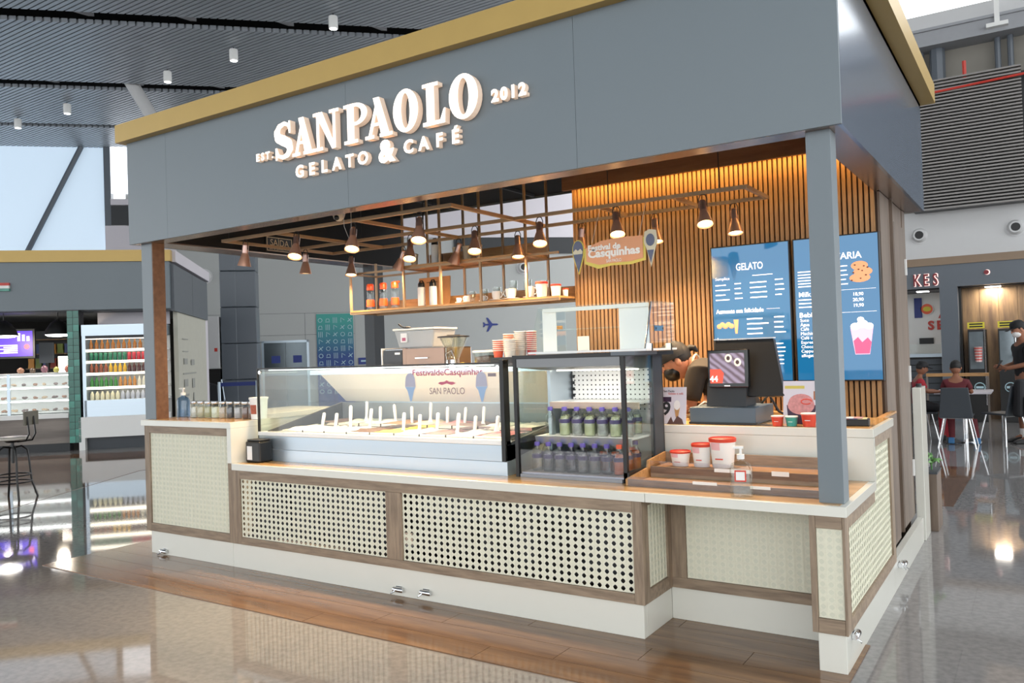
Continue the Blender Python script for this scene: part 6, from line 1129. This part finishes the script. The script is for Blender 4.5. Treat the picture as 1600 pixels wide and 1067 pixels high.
# worker bending over behind the counter
w = thing('person', 'person in brown shirt, dark cap and black mask bending behind the till', 'person')
V = []; E_ = []; R_ = []
V.append((4.42, 1.50, 0.98)); R_.append((0.16, 0.13))
top = chain(V, E_, R_, [(4.36, 1.50, 1.14), (4.25, 1.49, 1.28), (4.13, 1.48, 1.36), (4.06, 1.47, 1.40), (4.00, 1.46, 1.415)], [(0.155, 0.125), (0.16, 0.12), (0.14, 0.105), (0.062, 0.06), (0.055, 0.055)], 0)
for sy in (-1, 1):
    e = chain(V, E_, R_, [(4.14, 1.48 + sy * 0.16, 1.34), (4.12, 1.48 + sy * 0.19, 1.20), (4.10, 1.46 + sy * 0.18, 1.10), (4.06, 1.36 + sy * 0.12, 1.10)], [0.06, 0.05, 0.042, 0.03], 3)
    hand(V, E_, R_, e, V[e], (-0.5, -0.6, -0.2), (0.5, -0.5, 0), 0.5, 0.95)
    chain(V, E_, R_, [(4.46, 1.52 + sy * 0.1, 0.9), (4.44, 1.54 + sy * 0.11, 0.5), (4.46, 1.56 + sy * 0.11, 0.1), (4.38, 1.54 + sy * 0.12, 0.04)], [0.1, 0.065, 0.045, 0.04], 0)
skin('body', V, E_, R_, 'skin', w)
V = []; E_ = []; R_ = []
V.append((4.43, 1.50, 0.96)); R_.append((0.18, 0.15)); chain(V, E_, R_, [(4.36, 1.50, 1.14), (4.25, 1.49, 1.285), (4.13, 1.48, 1.37), (4.085, 1.475, 1.395)], [(0.175, 0.145), (0.18, 0.14), (0.16, 0.12), (0.075, 0.075)], 0)
for sy in (-1, 1): chain(V, E_, R_, [(4.14, 1.48 + sy * 0.165, 1.34), (4.12, 1.48 + sy * 0.195, 1.20), (4.11, 1.47 + sy * 0.19, 1.15)], [0.075, 0.068, 0.066], 3)
skin('shirt', V, E_, R_, 'shirt_brown', w)
V = []; E_ = []; R_ = []; V.append((4.45, 1.51, 0.93)); R_.append((0.17, 0.14))
for sy in (-1, 1): chain(V, E_, R_, [(4.46, 1.52 + sy * 0.1, 0.8), (4.44, 1.54 + sy * 0.11, 0.5), (4.46, 1.56 + sy * 0.11, 0.12)], [0.12, 0.085, 0.07], 0)
skin('trousers', V, E_, R_, 'shirt_black', w)
MB().tube([(4.085 + 0.0, 1.475 + 0.068 * math.cos(a), 1.395 + 0.068 * math.sin(a)) for a in [2 * PI * i / 18 for i in range(18)]], 0.008, 5, True).build('collar_strap', 'cone_cream', w)
Mx = head(w, (3.955, 1.44, 1.415), 0.108, (-0.80, -0.38, -0.42), (-0.35, -0.05, 0.9), 'skin_light', 'hair_black', None, 'black')
h = MB().lathe([(0.106, 0.022), (0.108, 0.045), (0.10, 0.10), (0.06, 0.135), (1e-6, 0.14)], n=18).xf(Mx).build('cap', 'cap_black', w, smooth=50)
MB().tube([tuple(Mx @ Vector(p)) for p in [(0, -0.09, 0.04), (0.01, -0.13, 0.045), (-0.01, -0.15, 0.03), (0, -0.16, 0.0)]], [0.02, 0.025, 0.022, 0.01], 7).build('cap_tie', 'cap_black', w, smooth=60)

def stander(name_label, x, y, hgt, rz):
    t = thing('person', name_label, 'person', (x, y, 0), rz); k = hgt / 1.72
    def S(p): return tuple(q * k for q in p)
    V = [S((0, 0, 0.93))]; R_ = [(0.15 * k, 0.11 * k)]; E_ = []
    chain(V, E_, R_, [S(p) for p in [(0, 0.0, 1.1), (0, 0.01, 1.28), (0, 0.0, 1.42), (0, 0.01, 1.5), (0, 0.03, 1.56)]], [(0.14 * k, 0.1 * k), (0.16 * k, 0.11 * k), (0.12 * k, 0.08 * k), 0.055 * k, 0.05 * k], 0)
    for sx in (-1, 1):
        e = chain(V, E_, R_, [S(p) for p in [(sx * 0.18, 0, 1.39), (sx * 0.23, 0.02, 1.14), (sx * 0.12, 0.25, 1.08)]], [0.055 * k, 0.043 * k, 0.03 * k], 3)
        hand(V, E_, R_, e, V[e], (-sx * 0.6, 0.6, 0.15), (0, 0.2, 1), 0.7, k)
        chain(V, E_, R_, [S(p) for p in [(sx * 0.09, 0, 0.86), (sx * 0.1, 0.02, 0.48), (sx * 0.1, 0.0, 0.1), (sx * 0.11, 0.12, 0.035)]], [0.09 * k, 0.058 * k, 0.042 * k, 0.035 * k], 0)
    skin('body', V, E_, R_, 'skin', t)
    V = [S((0, 0, 0.9))]; R_ = [(0.175 * k, 0.13 * k)]; E_ = []; chain(V, E_, R_, [S(p) for p in [(0, 0.0, 1.1), (0, 0.01, 1.28), (0, 0.0, 1.43), (0, 0.01, 1.47)]], [(0.165 * k, 0.12 * k), (0.18 * k, 0.125 * k), (0.14 * k, 0.095 * k), 0.075 * k], 0)
    for sx in (-1, 1): chain(V, E_, R_, [S(p) for p in [(sx * 0.18, 0, 1.39), (sx * 0.215, 0.01, 1.2)]], [0.075 * k, 0.068 * k], 3)
    skin('shirt', V, E_, R_, 'shirt_black', t)
    V = [S((0, 0, 0.92))]; R_ = [(0.165 * k, 0.125 * k)]; E_ = []
    for sx in (-1, 1): chain(V, E_, R_, [S(p) for p in [(sx * 0.09, 0, 0.8), (sx * 0.1, 0.02, 0.5)]], [0.11 * k, 0.1 * k], 0)
    skin('shorts', V, E_, R_, 'shorts_grey', t)
    for sx in (-1, 1):
        MB().lathe([(0.05 * k, 0.06 * k), (0.05 * k, 0.2 * k)], (sx * 0.1 * k, 0, 0), 10).build('sock', 'paper', t, smooth=50)
        MB().prism([(-0.07 * k, 0.0), (0.2 * k, 0.0), (0.21 * k, 0.03 * k), (0.15 * k, 0.06 * k), (0.05 * k, 0.085 * k), (-0.06 * k, 0.08 * k)], 'x', (sx * 0.11 - 0.045) * k, (sx * 0.11 + 0.045) * k).build('shoe', 'black', t, bevel=0.012)
    head(t, S((0, 0.05, 1.635)), 0.1 * k, (0, 0.9, -0.35), (0, 0.2, 1), 'skin_light', 'hair_black', 'cap_black', 'paper'); return t
mn = stander('standing person in black shirt, grey shorts, cap and white mask by the fridges', 5.86, 9.75, 1.70, PI * 0.62)
ph = tag(MB().box(-0.035, 0.035, -0.004, 0.004, -0.07, 0.07).build('phone', 'black', loc=(5.86 - 0.30, 9.69, 1.12), rot=(0.6, 0, PI * 0.62), bevel=0.002), 'dark phone in the hands of the standing person', 'phone')
# table and chairs
tb = thing('cafe_table', 'pale square cafe table on a single steel leg among the chairs', 'table', (5.1, 9.75, 0)); MB().box(-0.36, 0.36, -0.36, 0.36, 0.71, 0.74).build('top', 'wall_high', tb, bevel=0.004); MB().lathe([(0.22, 0), (0.22, 0.015), (0.035, 0.03), (0.035, 0.71)], n=16).build('column', 'chrome', tb, smooth=40)
fnc = thing('barrier_rail', 'wooden rail barrier behind the cafe table', 'rail', (4.55, 10.3, 0)); box('rail', 'shelf_wood', 0, 0.85, 0, 0.05, 0.93, 0.98, fnc); box('post', 'shop_wood_dark', 0.0, 0.025, 0, 0.025, 0, 0.93, fnc); box('post', 'shop_wood_dark', 0.825, 0.85, 0, 0.025, 0, 0.93, fnc)
def chair(x, y, rz, lab, dark='charcoal'):
    t = thing('shell_chair', lab, 'chair', (x, y, 0), rz, 'dark shell chairs with chrome legs')
    MB().box(-0.2, 0.2, -0.2, 0.2, 0.43, 0.455).build('seat', dark, t, bevel=0.02); MB().hexa([(-0.21, -0.215, 0.42), (0.21, -0.215, 0.42), (0.21, -0.19, 0.42), (-0.21, -0.19, 0.42)], [(-0.165, -0.28, 0.84), (0.165, -0.28, 0.84), (0.165, -0.255, 0.84), (-0.165, -0.255, 0.84)]).build('backrest', dark, t, bevel=0.01)
    for sx in (-1, 1):
        for sy in (-1, 1): MB().tube([(sx * 0.15, sy * 0.15, 0.43), (sx * 0.23, sy * 0.22, 0.0)], 0.011, 8).build('leg', 'chrome', t, smooth=60)
    MB().tube([(-0.19, -0.2, 0.42), (0.19, -0.2, 0.42)], 0.011, 6).build('rail', 'chrome', t); return t
chair(5.06, 9.0, 0.0, 'dark shell chair seen from behind carrying the seated child'); chair(4.52, 9.42, -1.2, 'dark shell chair of the child in red at the kiosk corner'); chair(5.60, 9.42, 0.9, 'dark shell chair draped with a black backpack')
def sitter(x, y, rz, k, shirt, lab, cap=None, shoe='shoe_blue'):
    t = thing('person', lab, 'person', (x, y, 0), rz)
    def S(p): return (p[0] * k, p[1] * k, (p[2] - 0.5) * k + 0.5)
    V = [S((0, 0, 0.53))]; R_ = [(0.13 * k, 0.1 * k)]; E_ = []
    chain(V, E_, R_, [S(p) for p in [(0, 0.0, 0.7), (0, 0.02, 0.86), (0, 0.03, 1.0), (0, 0.05, 1.07), (0, 0.07, 1.12)]], [(0.12 * k, 0.09 * k), (0.135 * k, 0.09 * k), (0.1 * k, 0.07 * k), 0.045 * k, 0.042 * k], 0)
    for sx in (-1, 1):
        e = chain(V, E_, R_, [S(p) for p in [(sx * 0.15, 0.03, 0.97), (sx * 0.21, 0.1, 0.8), (sx * 0.17, 0.3, 0.80)]], [0.045 * k, 0.036 * k, 0.026 * k], 3); hand(V, E_, R_, e, V[e], (0, 1, -0.05), (1, 0, 0), 0.3, 0.85 * k)
        chain(V, E_, R_, [S((sx * 0.09, 0.1, 0.52)), S((sx * 0.12, 0.4, 0.5)), (sx * 0.12 * k + (0.1 if sx > 0 else 0), 0.42 * k, 0.12), (sx * 0.13 * k + (0.1 if sx > 0 else 0), 0.5 * k, 0.05)], [0.075 * k, 0.052 * k, 0.036 * k, 0.03 * k], 0)
        MB().prism([(0.37 * k, 0.01), (0.60 * k, 0.01), (0.60 * k, 0.035), (0.5 * k, 0.08), (0.38 * k, 0.10)], 'x', sx * 0.13 * k + (0.1 if sx > 0 else 0) - 0.04, sx * 0.13 * k + (0.1 if sx > 0 else 0) + 0.04).build('shoe', shoe, t, bevel=0.01)
        MB().tube([(sx * 0.12 * k + (0.1 if sx > 0 else 0), 0.42 * k, 0.1), (sx * 0.12 * k + (0.07 if sx > 0 else 0), 0.415 * k, 0.36)], [0.042, 0.05], 10).build('sock', shirt, t, smooth=60)
    skin('body', V, E_, R_, 'skin', t)
    V = [S((0, 0, 0.52))]; R_ = [(0.145 * k, 0.115 * k)]; E_ = []; chain(V, E_, R_, [S(p) for p in [(0, 0.0, 0.7), (0, 0.02, 0.86), (0, 0.03, 1.01), (0, 0.04, 1.045)]], [(0.14 * k, 0.105 * k), (0.155 * k, 0.105 * k), (0.12 * k, 0.085 * k), 0.06 * k], 0)
    for sx in (-1, 1): chain(V, E_, R_, [S(p) for p in [(sx * 0.15, 0.03, 0.97), (sx * 0.2, 0.08, 0.84)]], [0.06 * k, 0.055 * k], 3)
    skin('shirt', V, E_, R_, shirt, t)
    V = [S((0, 0.0, 0.52))]; R_ = [(0.14 * k, 0.11 * k)]; E_ = []
    for sx in (-1, 1): chain(V, E_, R_, [S((sx * 0.09, 0.12, 0.53)), S((sx * 0.115, 0.33, 0.51))], [0.095 * k, 0.085 * k], 0)
    skin('shorts', V, E_, R_, 'shirt_black', t)
    head(t, S((0, 0.09, 1.2)), 0.098 * k, (0, 0.95, -0.25), (0, 0.2, 1), 'skin', 'hair_black', cap); return t
sitter(5.06, 8.98, 0.0, 0.86, 'shirt_maroon', 'child in dark maroon kit and blue trainers seated with back turned'); sitter(4.52, 9.42, -1.2, 0.84, 'shirt_red', 'child in red shirt and dark cap seated at the kiosk corner', 'cap_black', 'black')
bk = thing('backpack', 'black backpack hung over the back of a chair', 'backpack', (5.60, 9.42, 0), 0.9); MB().hexa([(-0.2, -0.42, 0.42), (0.2, -0.42, 0.42), (0.2, -0.29, 0.42), (-0.2, -0.29, 0.42)], [(-0.15, -0.40, 0.93), (0.15, -0.40, 0.93), (0.15, -0.29, 0.93), (-0.15, -0.29, 0.93)]).build('bag', 'shirt_black', bk, bevel=0.04); MB().hexa([(-0.14, -0.46, 0.46), (0.14, -0.46, 0.46), (0.14, -0.421, 0.46), (-0.14, -0.421, 0.46)], [(-0.12, -0.45, 0.7), (0.12, -0.45, 0.7), (0.12, -0.419, 0.7), (-0.12, -0.419, 0.7)]).build('pocket', 'dark', bk, bevel=0.015)
for sx in (-1, 1): MB().tube([(sx * 0.08, -0.30, 0.9), (sx * 0.08, -0.26, 0.87), (sx * 0.09, -0.235, 0.7), (sx * 0.1, -0.285, 0.5)], 0.012, 6).build('strap', 'dark', bk)
